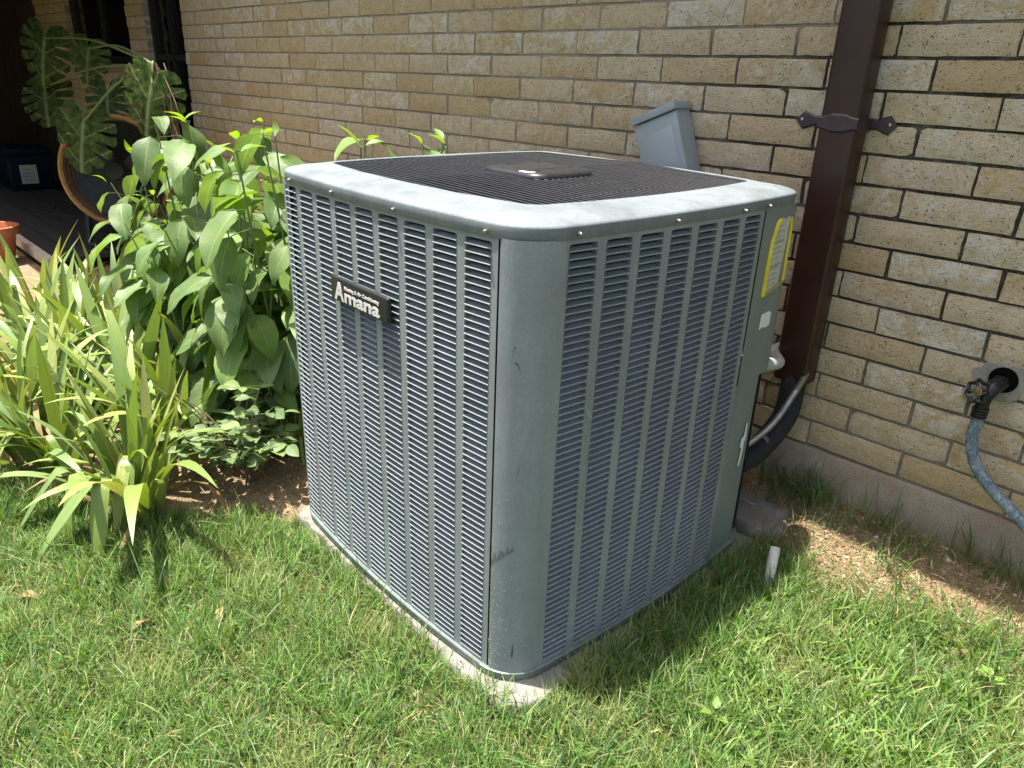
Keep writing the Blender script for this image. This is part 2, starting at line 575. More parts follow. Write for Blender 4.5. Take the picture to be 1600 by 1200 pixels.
M_iron = simple('blackened_faucet_metal', (0.032, 0.034, 0.036), 0.34, 0.6, 0.6, 90, 200, 0.3)
M_brass = simple('dull_brass', (0.30, 0.235, 0.12), 0.38, 0.8, 0.3, 100)
M_glass = mat_glass_dark()
M_frame = simple('black_window_frame', (0.012, 0.012, 0.013), 0.45)
M_deck = mat_wood('grey_deck_board', (0.035, 0.033, 0.034), (0.08, 0.076, 0.075))
M_plank = mat_wood('dark_wood_plank', (0.015, 0.010, 0.007), (0.04, 0.027, 0.019), 'Z')
M_trim = simple('weathered_white_edge', (0.52, 0.46, 0.40), 0.8, 0, 0.2, 20, 80, 0.4)
M_soffit = simple('soffit_paint', (0.14, 0.115, 0.095), 0.7)
M_terra = simple('terracotta', (0.42, 0.15, 0.07), 0.8, 0, 0.2, 18, 90, 0.3)
M_tan = simple('tan_fan_ring', (0.42, 0.24, 0.09), 0.42, 0, 0.2, 8)
M_blue = simple('blue_cooler_plastic', (0.006, 0.010, 0.028), 0.5, 0, .12, 14, 0, .2, .15)
M_rubber = simple('black_cable_rubber', (0.014, 0.014, 0.014), 0.6)


def mat_hose():
    m, nt, p, out = new_mat('worn_blue_grey_hose')
    P = pos(nt)
    mp = nt.nodes.new('ShaderNodeMapping'); mp.inputs['Scale'].default_value = (1, 1, 0.35)
    nt.links.new(P, mp.inputs[0])
    a = noise(nt, mp.outputs[0], 110, 7, 0.75, 0.8)
    nt.links.new(ramp(nt, a, [(0.36, (0.05, 0.08, 0.10)), (0.5, (0.13, 0.185, 0.22)), (0.66, (0.36, 0.40, 0.42))]), p.inputs['Base Color'])
    p.inputs['Roughness'].default_value = 0.6
    bump(nt, p, a, 0.4, 0.001)
    return m


M_hose = mat_hose()
G = lambda *c: c
M_bush = mat_leaf('broad_leaf', [(0.0, G(0.075, 0.14, 0.045)), (0.4, G(0.11, 0.195, 0.065)), (0.75, G(0.14, 0.235, 0.075)), (1.0, G(0.16, 0.29, 0.05))], 0.5, 0.34)
M_young = mat_leaf('young_leaf', [(0.0, G(0.17, 0.31, 0.05)), (1.0, G(0.23, 0.38, 0.07))], 0.42, 0.42)
M_iris = mat_leaf('sword_leaf', [(0.0, G(0.18, 0.28, 0.065)), (0.3, G(0.26, 0.36, 0.085)), (0.55, G(0.15, 0.25, 0.125)), (0.8, G(0.33, 0.42, 0.12)), (1.0, G(0.45, 0.45, 0.16))], 0.40, 0.2, False, None, 26, True)
M_irisdry = mat_leaf('dry_sword_leaf', [(0.0, G(0.29, 0.205, 0.10)), (0.6, G(0.34, 0.25, 0.125)), (1.0, G(0.24, 0.135, 0.06))], 0.7, 0.2, False)
M_rose = mat_leaf('small_leaflet', [(0.0, G(0.075, 0.135, 0.055)), (0.6, G(0.105, 0.18, 0.075)), (1.0, G(0.20, 0.28, 0.09))], 0.55, 0.25, True, None, 14)
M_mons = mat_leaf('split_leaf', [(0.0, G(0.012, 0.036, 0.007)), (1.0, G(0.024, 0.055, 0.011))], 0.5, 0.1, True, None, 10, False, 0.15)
M_stem = simple('green_stem', (0.16, 0.22, 0.08), 0.55, 0, 0.2, 40)
M_twig = simple('brown_twig', (0.16, 0.10, 0.06), 0.8, 0, 0.3, 40)
M_grass = mat_leaf('lawn_blade', None, 0.5, 0.32, False, 'Col')
M_straw = mat_leaf('dead_grass_blade', None, 0.75, 0.12, False, 'Col')
M_soil = mat_ground()


# ================================================================== GROUND
def smooth(a, b, x):
    t = np.clip((np.asarray(x, float) - a) / (b - a), 0, 1)
    return t * t * (3 - 2 * t)


def wob(x, y, s=1.0, seed=0.0):
    x = np.asarray(x, float) * s; y = np.asarray(y, float) * s
    return (np.sin(x * 1.3 + y * 0.7 + seed) + np.sin(-x * 0.6 + y * 1.7 + 1.3 + seed * 2) + np.sin(x * 2.9 + 0.4 + seed) * 0.5
            + np.sin(y * 3.1 + x * 0.9 + 2.1) * 0.5) / 3.0


def bed_edge(x):
    """y of the border between lawn and planting bed, left of the unit"""
    x = np.asarray(x, float)
    return np.interp(x, [-60, -30, -22, -17, -13.5, -12.4], [-12, -9.6, -7.0, -4.6, -1.2, -0.3]) + 0.5 * wob(x, x * 0, 1.1, 2)


def in_bed(x, y):
    return (np.asarray(x) < -12.2) & (np.asarray(y) > bed_edge(x))


DW = 15.998
GX1 = 0.6


def gz(x, y):
    x = np.asarray(x, float); y = np.asarray(y, float)
    z = -0.88 + 1.38 * smooth(10.6, 16.0, y) * smooth(-60, -12, x)
    z = z + 0.25 * smooth(0, 1.5, y - bed_edge(x)) * (x < -12.2)
    near = np.exp(-((x / 60.0) ** 2 + (y / 60.0) ** 2))
    z = z + (0.10 * wob(x, y, 0.55) + 0.05 * wob(x, y, 1.9, 4)) * near
    under = (smooth(-13.0, -12.0, x) * (1 - smooth(-0.3, 0.5, x))) * (smooth(-0.2, 0.7, y) * (1 - smooth(12.6, 13.4, y)))
    z = z * (1 - under) + (-1.05) * under
    back = smooth(-4.2, -3.0, x) * (1 - smooth(0.7, 1.5, x)) * smooth(12.0, 12.9, y) * (1 - smooth(14.7, 15.5, y))
    return z * (1 - back) + np.minimum(z, -.42) * back


def build_ground():
    xs = np.concatenate([[-4000, -1500, -600, -300, -180], np.arange(-130, -31, 3.0), np.arange(-30, 18.1, 0.4), [20, 24, 30, 45, 80, 200, 600, 1500, 4000]])
    ys = np.concatenate([[-4000, -1500, -600, -200, -90, -50, -34, -26, -20], np.arange(-16, 17.0, 0.4), [19, 25, 40, 100, 400, 1500, 4000]])
    X, Y = np.meshgrid(xs, ys)
    Z = gz(X, Y)
    V = np.stack([X * U, Y * U, (Z + 1) * U], -1).reshape(-1, 3)
    nx, ny = len(xs), len(ys)
    idx = np.arange(nx * ny).reshape(ny, nx)
    F = np.stack([idx[:-1, :-1], idx[:-1, 1:], idx[1:, 1:], idx[1:, :-1]], -1).reshape(-1, 4)
    me = bpy.data.meshes.new('ground')
    me.from_pydata(V.tolist(), [], F.tolist())
    me.polygons.foreach_set('use_smooth', [True] * len(me.polygons))
    x = X.ravel(); y = Y.ravel()
    lawn = np.array([0.13, 0.12, 0.055]); bed = np.array([0.47, 0.34, 0.22]); dirt = np.array([0.36, 0.265, 0.165]); far = np.array([0.09, 0.125, 0.035])
    c = np.tile(lawn, (len(x), 1))
    d = smooth(0, 0.9, y - bed_edge(x)) * (x < -12.2)
    c = c * (1 - d[:, None]) + bed * d[:, None]
    e = smooth(11.0, 12.6, y + 0.6 * wob(x, y, 0.8)) * (x > -13)
    c = c * (1 - e[:, None]) + dirt * e[:, None]
    f = smooth(26, 45, np.hypot(x, y)) * (1 - d)
    c = c * (1 - f[:, None]) + far * f[:, None]
    at = me.attributes.new('Col', 'FLOAT_COLOR', 'POINT')
    at.data.foreach_set('color', np.concatenate([c, np.ones((len(c), 1))], 1).astype(np.float32).ravel())
    o = link('ground', me, M_soil)
    tag(o, 'lawn soil and sandy planting bed under the grass', None, None, 'structure')


build_ground()

# ================================================================== HOUSE (brick wall, footing, openings, eaves)
house = tag(empty('brick_house', W(0, DW, -1)), 'tan brick house wall with dark mortar joints on a bare concrete footing', 'house')
HB = W(0, DW, -1)


def hl(x, y, z):
    """layout point -> house-local metres"""
    return W(x, y, z) - HB


PITCH = 3.45983
XO = -2.3474
Z0 = 17.25458
PHASE = {-1: .13, 0: .77, 1: .14, 2: .76, 3: .13, 4: .71, 5: .12, 6: .745, 7: .135, 8: .715, 9: .155, 10: .67, 11: .15, 12: .69, 13: .105, 14: .71}
XL, XR = -104.0, 24.0
DOOR = (-66.7, -57.95)              # dark sliding door
WIN = (-91.0, -71.3, 15.1)          # window, sill height
KTOP = -13
brk = []
for k in range(KTOP, 15):
    ph = PHASE.get(k, (.13 if k % 2 else .74) + random.uniform(-.03, .03))
    zt, zb = Z0 - k - 0.055, Z0 - k - 1 + 0.055
    i0 = int((XL - XO) / PITCH) - 1
    i1 = int((XR - XO) / PITCH) + 1
    for i in range(i0, i1):
        a = XO + (i + ph) * PITCH + 0.055 + random.uniform(-.02, .02)
        b = XO + (i + 1 + ph) * PITCH - 0.055 + random.uniform(-.02, .02)
        a = max(a, XL); b = min(b, XR)
        segs = [(a, b)]
        cuts = [DOOR] + ([WIN[:2]] if zt > WIN[2] else [])
        for c0, c1 in cuts:
            ns = []
            for (s, e) in segs:
                if e <= c0 or s >= c1: ns.append((s, e))
                else:
                    if s < c0: ns.append((s, c0))
                    if e > c1: ns.append((c1, e))
            segs = ns
        for (s, e) in segs:
            if e - s > 0.25:
                u, v, dpt = proj(((s + e) / 2, DW, (zt + zb) / 2))
                area = 0
                if dpt > 1 and -60 < u < 1660 and -40 < v < 1240:
                    ua, va, _ = proj((s, DW, zb)); ub, vb, _ = proj((e, DW, zt))
                    area = abs(ub - ua) * abs(vb - va)
                    hid = (430 < u < 1230 and v > 300)
                    if hid: area *= 0.02
                brk.append((area, s, e, zb, zt))
brk.sort(key=lambda t: -t[0])
brick_meshes = []
BD = 1.25
for q in range(12):
    bw_b, bh_b, bd_b = (PITCH - 0.11) * U, 0.87 * U, BD * U
    GXn, GZn = 9, 4
    vs_, fs_ = [], []
    ed = [random.uniform(-.0009, .0009) for _ in range(64)]
    for j in range(GZn + 1):
        for i in range(GXn + 1):
            x = -bw_b / 2 + bw_b * (i / GXn); z = -bh_b / 2 + bh_b * (j / GZn)
            edge = i in (0, GXn) or j in (0, GZn)
            if j in (0, GZn): z += ed[i] * 1.1
            if i in (0, GXn): x += ed[20 + j] * 1.3
            y = -bd_b / 2 + random.uniform(-.0013, .0013) + (.0034 if edge else 0) + (.002 if (i in (0, GXn) and j in (0, GZn)) else 0)
            vs_.append((x, y, z))
    W_ = GXn + 1
    fs_ = [(j * W_ + i, j * W_ + i + 1, (j + 1) * W_ + i + 1, (j + 1) * W_ + i) for j in range(GZn) for i in range(GXn)]
    rimv = [i for i in range(W_)] + [j * W_ + GXn for j in range(1, GZn + 1)] + [GZn * W_ + i for i in range(GXn - 1, -1, -1)] + [j * W_ for j in range(GZn - 1, 0, -1)]
    n0 = len(vs_)
    for r_i in rimv: vs_.append((vs_[r_i][0], bd_b / 2, vs_[r_i][2]))
    nr = len(rimv)
    fs_ += [(rimv[(k + 1) % nr], rimv[k], n0 + k, n0 + (k + 1) % nr) for k in range(nr)]
    brick_meshes.append(mesh_of('brick', vs_, fs_, 60))
    brick_meshes[-1].materials.append(M_brick)
joined = bmesh.new()
FULLW = PITCH - 0.11
for n, (area, s, e, zb, zt) in enumerate(brk):
    wfac = (e - s) / FULLW
    dy = random.uniform(-.035, .035)
    M = Matrix.Translation(hl((s + e) / 2, DW + BD / 2 + dy, (zb + zt) / 2)) @ Matrix.Rotation(random.uniform(-.006, .006), 4, 'Y') @ Matrix.Diagonal((wfac, 1, (zt - zb) / 0.87, 1))
    if n < 300 and area > 0:
        o = bpy.data.objects.new('brick', random.choice(brick_meshes))
        COL.objects.link(o)
        o.parent = house
        o.matrix_local = M
    else:
        h = wfac * FULLW * U / 2; d2 = BD * U / 2; v2 = (zt - zb) * U / 2
        c = M.translation
        r = bmesh.ops.create_cube(joined, size=1.0)
        for v in r['verts']:
            v.co = Vector((v.co.x * 2 * h, v.co.y * 2 * d2, v.co.z * 2 * v2)) + c + Vector([random.uniform(-.002, .002) for _ in range(3)])
jo = link('remaining_bricks', bm_mesh('remaining_bricks', joined), M_brick, house)
tag(jo, kind='stuff')
# mortar backing, with the openings left free
mb = MB()
yb0, yb1 = DW + 0.09, DW + 1.5
ZT = Z0 - KTOP + 0.2
for (a, b, c, d) in ((XL, WIN[0], 2.0, ZT), (WIN[0], WIN[1], 2.0, WIN[2]), (WIN[1], DOOR[0], 2.0, ZT), (DOOR[1], XR, 2.0, ZT)):
    p0, p1 = hl(a, yb0, c), hl(b, yb1, d)
    mb.box(p0.x, p1.x, p0.y, p1.y, p0.z, p1.z)
mb.build('mortar', M_mortar, house)
# footing: slightly proud, uneven top arris
fv, ff = [], []
nx = 300
for i in range(nx + 1):
    x = XL + (XR - XL) * i / nx
    j = 0.03 * float(wob(x, 0, 2.3)) + random.uniform(-.012, .012)
    for (yy, zz) in ((DW + 0.2, 2.19), (DW - 0.02 + j * .6, 2.17 + j), (DW - 0.10 + j, 2.05 + j), (DW - 0.16 + j * .5, 0.6), (DW - 0.2, -3)):
        fv.append(hl(x, yy, zz))
for i in range(nx):
    for k in range(4):
        a = i * 5 + k
        ff.append((a, a + 1, a + 6, a + 5))
link('foundation', mesh_of('foundation', fv, ff, 40), M_found, house)
# window and door
def opening(name, x0, x1, z0, z1, rails, mull):
    r = empty(name); r.parent = house; r.location = hl(x0, DW + 0.55, z0)
    f = MB(); w = (x1 - x0) * U; h = (z1 - z0) * U; t = 0.05
    f.box(0, w, 0, .06, 0, t).box(0, w, 0, .06, h - t, h).box(0, t, 0.001, .06, t, h - t).box(w - t, w, 0.001, .06, t, h - t)
    for m_ in mull: f.box(w * m_ - .02, w * m_ + .02, .004, .05, t, h - t)
    for m_ in rails: f.box(t, w - t, .006, .048, h * m_ - .018, h * m_ + .018)
    f.build('frame', M_frame, r)
    g = MB(); g.box(.02, w - .02, .03, .036, .02, h - .02); g.build('pane', M_glass, r)
    return r
opening('sliding_door', DOOR[0], DOOR[1], 0.4, 30, (0.52,), (0.5,))
wn = opening('window', WIN[0], WIN[1], WIN[2], 30, (), (0.5,))
s = MB(); p0 = hl(WIN[0] - .3, DW - .25, WIN[2] - .75) ; p1 = hl(WIN[1] + .3, DW + .5, WIN[2] + .02)
# backing behind the openings (dark rooms)
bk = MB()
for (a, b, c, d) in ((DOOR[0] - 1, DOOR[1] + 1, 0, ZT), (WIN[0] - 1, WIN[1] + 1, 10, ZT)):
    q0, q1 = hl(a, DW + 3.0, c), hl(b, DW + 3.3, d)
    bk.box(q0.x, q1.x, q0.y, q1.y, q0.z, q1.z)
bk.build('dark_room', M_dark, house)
# eaves over the wall and the patio roof on the left (above the picture; they cast its shade)
ZE = 33.0
def eave_y(yg, zg): return yg - 0.122 * (ZE - zg)
ee = MB()
q0, q1 = hl(-54, eave_y(14.1, 0.0), ZE), hl(XR + 10, DW + 14, ZE + 2.2)
ee.box(q0.x, q1.x, q0.y, q1.y, q0.z, q1.z)
ee.build('eave', M_soffit, house)
pr = MB()
q0, q1 = hl(-135, eave_y(3.4, 0.3), ZE + .05), hl(-54.01, DW + 14, ZE + 2.25)
pr.box(q0.x, q1.x, q0.y, q1.y, q0.z, q1.z)
pr.build('patio_roof', M_soffit, house)
# cement patch round the faucet pipe and old drill hole
cp = MB()
pts = [(4.98, 6.98), (5.2, 7.1), (5.3, 7.32), (5.7, 7.28), (6.05, 7.36), (6.5, 7.32), (6.52, 6.8), (6.4, 6.3), (6.0, 6.18), (5.6, 6.22), (5.2, 6.02), (4.88, 5.92), (4.92, 6.3), (5.12, 6.5)]
n = len(pts)
vs_ = [hl(x, DW - 0.075, z) for x, z in pts] + [hl(x + .02, DW + .3, z) for x, z in pts]
cp.add(vs_, [tuple(reversed(range(n)))] + [(i, (i + 1) % n, n + (i + 1) % n, n + i) for i in range(n)])
cp.build('cement_patch', M_patch, house)

# patio floor and side wall at the far left
deck = tag(empty('patio_floor', W(-100, 3.0, 0.5)), 'grey board patio floor under the roof', None, None, 'structure')
DB = W(-100, 3.0, 0.5)
def dl(x, y, z): return W(x, y, z) - DB
for i in range(8):
    b = MB(); y0 = 3.15 + i * 1.6
    p0, p1 = dl(-128, y0, .15), dl(-56.5, y0 + 1.53, .5 + random.uniform(-.02, .02))
    b.box(p0.x, p1.x, p0.y, p1.y, p0.z, p1.z)
    b.build('board', M_deck, deck)
b = MB(); p0, p1 = dl(-128, 2.45, -.1), dl(-56.4, 3.1, .56); b.box(p0.x, p1.x, p0.y, p1.y, p0.z, p1.z); b.build('edge_board', M_trim, deck)
b = MB(); p0, p1 = dl(-128, 2.55, -1.6), dl(-56.4, 3.4, -.11); b.box(p0.x, p1.x, p0.y, p1.y, p0.z, p1.z); b.build('rim_beam', M_plank, deck)
b = MB(); p0, p1 = hl(-135, eave_y(3.4, .3) - .3, ZE - 10.5), hl(-54.02, eave_y(3.4, .3) - .02, ZE + 2.4); b.box(p0.x, p1.x, p0.y, p1.y, p0.z, p1.z); b.build('patio_light_blocker', M_plank, house)  # unseen drop board added below the roof to keep the patio dark
fence = tag(empty('plank_wall', W(-106, 10, .5)), 'dark wooden plank wall at the end of the shaded patio', 'wall')
for i in range(20):
    b = MB(); b.box(-.04, random.uniform(-.008, .008), -1.58 + i * .105, -.95 + i * .105 + .098, 0, 2.35); b.build('plank', M_plank, fence)

# ================================================================== AIR CONDITIONER
AW, HC, HT = 11.9, 12.204, 12.095
BL, BR = 0.31, 0.349
ac = tag(empty('air_conditioner', W(-0.3829, 0.4482, -0.3027)), 'large grey louvered outdoor air conditioner unit on a concrete pad', 'air conditioner')
ac.rotation_mode = 'YXZ'
ac.rotation_euler = (0.0049, 0.0038, -0.0238)


def outline(x0, x1, y0, y1, bow, r, ns=14, nc=7):
    """bowed square with rounded corners, from the left end of the front side round anticlockwise; [(pos, outward normal)]"""
    cx, cy, hx, hy = (x0 + x1) / 2, (y0 + y1) / 2, (x1 - x0) / 2, (y1 - y0) / 2
    def side(k, t):          # t in -1..1 along the side
        bw = bow * (1 - t * t)
        d = -2 * bow * t
        if k == 0: p, tg = Vector((cx + hx * t, y0 - bw)), Vector((hx, -d))
        elif k == 1: p, tg = Vector((x1 + bw, cy + hy * t)), Vector((d, hy))
        elif k == 2: p, tg = Vector((cx - hx * t, y1 + bw)), Vector((-hx, d))
        else: p, tg = Vector((x0 - bw, cy - hy * t)), Vector((-d, -hy))
        tg.normalize()
        return p, Vector((tg.y, -tg.x)), tg
    out = []
    te = 1 - r / hx
    for k in range(4):
        for i in range(ns):
            t = -te + 2 * te * i / (ns - 1)
            p, n_, _ = side(k, t)
            out.append((p, n_))
        p0, n0, t0 = side(k, te)
        p2, n2, t2 = side((k + 1) % 4, -te)
        den = t0.x * t2.y - t0.y * t2.x
        s_ = ((p2 - p0).x * t2.y - (p2 - p0).y * t2.x) / den
        pc_ = p0 + t0 * s_
        for i in range(1, nc):
            u = i / nc
            w = 0.72
            a, b_, c_ = (1 - u) ** 2, 2 * w * u * (1 - u), u * u
            out.append(((p0 * a + pc_ * b_ + p2 * c_) / (a + b_ + c_), (n0 * (1 - u) + n2 * u).normalized()))
    return out


def sweep(prof, path, closed=True, fixed=None):
    """prof: (outward offset, z) in courses along the outline"""
    vs, fs = [], []
    n, m_ = len(path), len(prof)
    for (p, nn) in path:
        for (d, z) in prof:
            q = p + nn * d
            vs.append(Vector((q.x * U, q.y * U, z * U)))
    for i in range(n if closed else n - 1):
        j = (i + 1) % n
        for k in range(m_ - 1):
            fs.append((i * m_ + k, j * m_ + k, j * m_ + k + 1, i * m_ + k + 1))
    return vs, fs


OUT = outline(-AW, 0, 0, AW, 0.33, 1.02)
# base pan with rolled rim
b = MB(); b.add(*sweep([(-0.3, -0.02), (0.03, 0.0), (0.085, 0.012), (0.10, -0.02), (0.085, -0.05), (0.075, -0.24), (0.05, -0.275), (-0.4, -0.28)], OUT))
b.build('base_pan', M_paint2, ac, 40)


def front_pt(x, d=0.0):
    h = AW / 2; t = (x + h) / h
    nn = Vector((2 * BL * t / h * -1 * -1, -1)); nn = Vector((2 * BL * (t) / h, -1)).normalized()
    return Vector((x, -BL * (1 - t * t))) + nn * d, nn


def right_pt(y, d=0.0):
    h = AW / 2; t = (y - h) / h
    nn = Vector((1, 2 * BR * t / h)).normalized()
    return Vector((BR * (1 - t * t), y)) + nn * d, nn


def strip(mb_, path, z0, z1, nz=1):
    vs, fs = [], []
    for (p, n_) in path:
        for k in range(nz + 1):
            vs.append(Vector((p.x * U, p.y * U, (z0 + (z1 - z0) * k / nz) * U)))
    m_ = nz + 1
    for i in range(len(path) - 1):
        for k in range(nz):
            a = i * m_ + k
            fs.append((a, a + m_, a + m_ + 1, a + 1))
    mb_.add(vs, fs)


LPITCH = 1.159
SLOTW = 0.755 * LPITCH
NROW = 65
RP = (HT - 0.10) / NROW
FX = [-11.213 + i * LPITCH for i in range(9)]
RY = [1.1668 + i * LPITCH for i in range(7)]


def face_panel(name, fn, cols, s0, s1, lead, parent):
    """pressed sheet: bands between the louver columns plus top and bottom rails; lead = extra outline points before s0"""
    mb_ = MB()
    edges = [s0] + [v for c in cols for v in (c, c + SLOTW)] + [s1]
    for i in range(0, len(edges), 2):
        a, c = edges[i], edges[i + 1]
        nn = max(2, int((c - a) / 0.25) + 1)
        path = [fn(a + (c - a) * k / (nn - 1)) for k in range(nn)]
        if i == 0 and lead: path = lead + path
        strip(mb_, path, 0.0, HC + .02, 1)
    for c in cols:
        path = [fn(c + SLOTW * k / 3) for k in range(4)]
        strip(mb_, path, 0.0, 0.10)
        strip(mb_, path, HT, HC + .02)
    # folded edge along the outer ends
    return mb_.build(name, M_paint, parent, 50)


arc = [q for q in OUT[14:20]]        # rounded front corner points between front and right sides
leadpath = [front_pt(-0.83 + i * (0.83 - 1.03) / -3 * 0) for i in range(0)]
front_panel = face_panel('front_louver_panel', front_pt, FX, -AW + 0.55, -0.86, None, ac)
lead = [front_pt(-0.80), front_pt(-0.95 + .0)] if False else []
corner_lead = []
P0, N0 = front_pt(-0.80)
corner_lead.append((P0 - N0 * 0.05, N0)); corner_lead.append((P0, N0))
P2, N2 = right_pt(0.80)
# circular-ish blend between the two sides
T0 = Vector((-N0.y, N0.x)); T2 = Vector((-N2.y, N2.x))
den = T0.x * T2.y - T0.y * T2.x
s_ = ((P2 - P0).x * T2.y - (P2 - P0).y * T2.x) / den
PCc = P0 + T0 * s_
for i in range(1, 12):
    u = i / 12; w = 0.72
    a, b_, c_ = (1 - u) ** 2, 2 * w * u * (1 - u), u * u
    corner_lead.append(((P0 * a + PCc * b_ + P2 * c_) / (a + b_ + c_), (N0 * (1 - u) + N2 * u).normalized()))
right_panel = face_panel('side_louver_panel', right_pt, RY, 0.80, 9.22, corner_lead, ac)
# dark seam strips (black stands in for the shade inside the panel gaps)
sm = MB(); strip(sm, [front_pt(-0.875, -.06), front_pt(-0.78, -.06)], 0, HC); strip(sm, [right_pt(9.2, -.05), right_pt(9.3, -.05)], 0, HC)
sm.build('seam_shade_strip', M_black, ac)
# left and rear walls and the access panels
lw = MB()
lwpath = [(p, n_) for (p, n_) in OUT[42:] ] + [OUT[0]]
path_l = OUT[56 + 0:]                      # not used for the picture, closes the body
back = [OUT[i] for i in range(34, len(OUT))] + [front_pt(-AW + 0.9), front_pt(-AW + 0.6)]
strip(lw, [(p, n_) for p, n_ in OUT[36:] ] + [front_pt(-AW + 1.02)], 0, HC + .02)
lw.build('rear_panel', M_paint, ac, 60)
# access panel: upper cover reaches the rear corner, lower part is set back over the valves
up = MB()
ap = [right_pt(9.27, 0.015)] + [right_pt(9.27 + i * .2, .015) for i in range(1, 9)]
ap += [(Vector((0.12, 11.1)), Vector((1, .1))), (Vector((0.06, 11.4)), Vector((1, .3))), (Vector((-0.1, 11.72)), Vector((.7, .7))), (Vector((-0.4, 11.92)), Vector((.2, 1))), (Vector((-1.6, 12.0)), Vector((0, 1)))]
strip(up, ap, 6.62, HC + .02)
up2 = [(p - n_.normalized() * 0.12, n_) for p, n_ in ap]
vs_, fs_ = [], []
for (p, _), (q, _) in zip(ap, up2):
    vs_ += [Vector((p.x * U, p.y * U, 6.62 * U)), Vector((q.x * U, q.y * U, 6.62 * U))]
fs_ = [(2 * i, 2 * i + 1, 2 * i + 3, 2 * i + 2) for i in range(len(ap) - 1)]
up.add(vs_, fs_)
acc = up.build('access_panel', M_paint2, ac, 50)
lo = MB()
lp = [right_pt(9.27, -.03)] + [right_pt(9.27 + i * .2, -.03) for i in range(1, 8)] + [(Vector((0.08, 10.86)), Vector((1, .2))), (Vector((-.5, 10.92)), Vector((.2, 1))), (Vector((-3.0, 10.95)), Vector((0, 1)))]
strip(lo, lp, 0.0, 6.64)
lo.build('valve_panel', M_paint2, ac, 50)


# louvers: lip at the face, blade rising inwards, closed ends, rounded upper slot corners
def louver_mesh(wd):
    w2 = wd * U / 2; p_ = RP * U
    mb_ = MB()
    lip = 0.19 * p_
    o_ = 0.0011                      # lip stands proud
    prof = [(-0.0004, 0.0), (o_, 0.02 * p_), (o_ + .0004, lip * .6), (o_ - .0006, lip), (-0.45 * p_, 0.215 * p_), (-1.0 * p_, 0.48 * p_), (-1.0 * p_ + .0008, 0.44 * p_)]
    vs, fs = [], []
    for x in (-w2, w2):
        for (d, z) in prof: vs.append((x, d, z))
    m_ = len(prof)
    for k in range(m_ - 1): fs.append((k + 1, k, m_ + k, m_ + k + 1))
    mb_.add(vs, fs)
    for sx in (-1, 1):               # end walls
        x = sx * (w2 - .0002)
        mb_.add([(x, 0, lip), (x, -0.45 * p_, 0.215 * p_), (x, -1.0 * p_, 0.48 * p_), (x, -1.0 * p_, 0.98 * p_), (x, 0, 0.98 * p_)], [(0, 1, 2, 3, 4)])
        r = 0.42 * p_                # rounded web in the slot's upper corner
        arcp = [(sx * (w2 - r * 1.35 * (1 - math.cos(a))), -.0003, p_ - r * (1 - math.sin(a))) for a in (0, .4, .8, 1.2, 1.571)]
        mb_.add([(sx * w2, -.0003, p_)] + arcp, [(0, i + 1, i + 2) for i in range(4)])
    return mb_


LM = louver_mesh(SLOTW).mesh('louver', None)
LM.materials.append(M_blade)
lou = []
acM = Matrix.Translation(ac.location) @ ac.rotation_euler.to_matrix().to_4x4()
for fn, cols, par in ((front_pt, FX, front_panel), (right_pt, RY, right_panel)):
    for c in cols:
        p, n_ = fn(c + SLOTW / 2)
        ang = math.atan2(n_.y, n_.x) - math.pi / 2
        for r in range(NROW):
            z = 0.10 + r * RP
            M = Matrix.Translation((p.x * U, p.y * U, z * U)) @ Matrix.Rotation(ang, 4, 'Z')
            wp_ = acM @ M.translation
            lay = (wp_.x / U, wp_.y / U, wp_.z / U - 1)
            a_ = proj(lay)
            t_ = M.to_3x3() @ Vector((SLOTW * U / 2, 0, 0)); t_ = acM.to_3x3() @ t_
            e_ = proj((lay[0] + t_.x / U, lay[1] + t_.y / U, lay[2])); f_ = proj((lay[0], lay[1], lay[2] + RP))
            area = abs((e_[0] - a_[0]) * (f_[1] - a_[1]) - (e_[1] - a_[1]) * (f_[0] - a_[0]))
            lou.append((area, par, M))
lou.sort(key=lambda t: -t[0])
rest = {front_panel: MB(), right_panel: MB()}
lv = [v.co.copy() for v in LM.vertices]; lf = [tuple(p.vertices) for p in LM.polygons]
for n, (area, par, M) in enumerate(lou):
    if n < 300:
        o = bpy.data.objects.new('louver', LM)
        COL.objects.link(o); o.parent = par; o.matrix_local = M
    else:
        rest[par].add([M @ v for v in lv], lf)
for par, mb_ in rest.items():
    o = mb_.build('remaining_louvers', M_blade, par)
    tag(o, kind='stuff')

# coil, floor and fan inside
ci = outline(-AW + .75, -.75, .75, AW - .75, .25, .9)
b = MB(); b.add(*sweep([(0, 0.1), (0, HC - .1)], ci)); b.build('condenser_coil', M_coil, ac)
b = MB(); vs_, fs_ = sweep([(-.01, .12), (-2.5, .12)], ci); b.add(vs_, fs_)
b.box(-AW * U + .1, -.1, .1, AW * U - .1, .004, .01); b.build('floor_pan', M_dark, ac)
cx, cy = -AW / 2 * U, AW / 2 * U
b = MB(); b.lathe([(.02, HC * U - .33), (.085, HC * U - .33), (.085, HC * U - .12), (.05, HC * U - .10), (.02, HC * U - .10)], 20, Matrix.Translation((cx, cy, 0))); b.build('fan_motor', M_black, ac, 40)
bl = MB()
vs_ = []
for i in range(7):
    for j in range(6):
        r = .06 + .29 * i / 6; a = (-.42 + .84 * j / 5) * (1.0 - .12 * i / 6)
        vs_.append((r * math.cos(a), r * math.sin(a), HC * U - .20 + .07 * (j / 5 - .5) - .02 * math.sin(j / 5 * 3.14)))
fs_ = [(i * 6 + j, (i + 1) * 6 + j, (i + 1) * 6 + j + 1, i * 6 + j + 1) for i in range(6) for j in range(5)]
bl.add(vs_, fs_)
bme = bl.mesh('fan_blade', 180); bme.materials.append(M_fanblade)
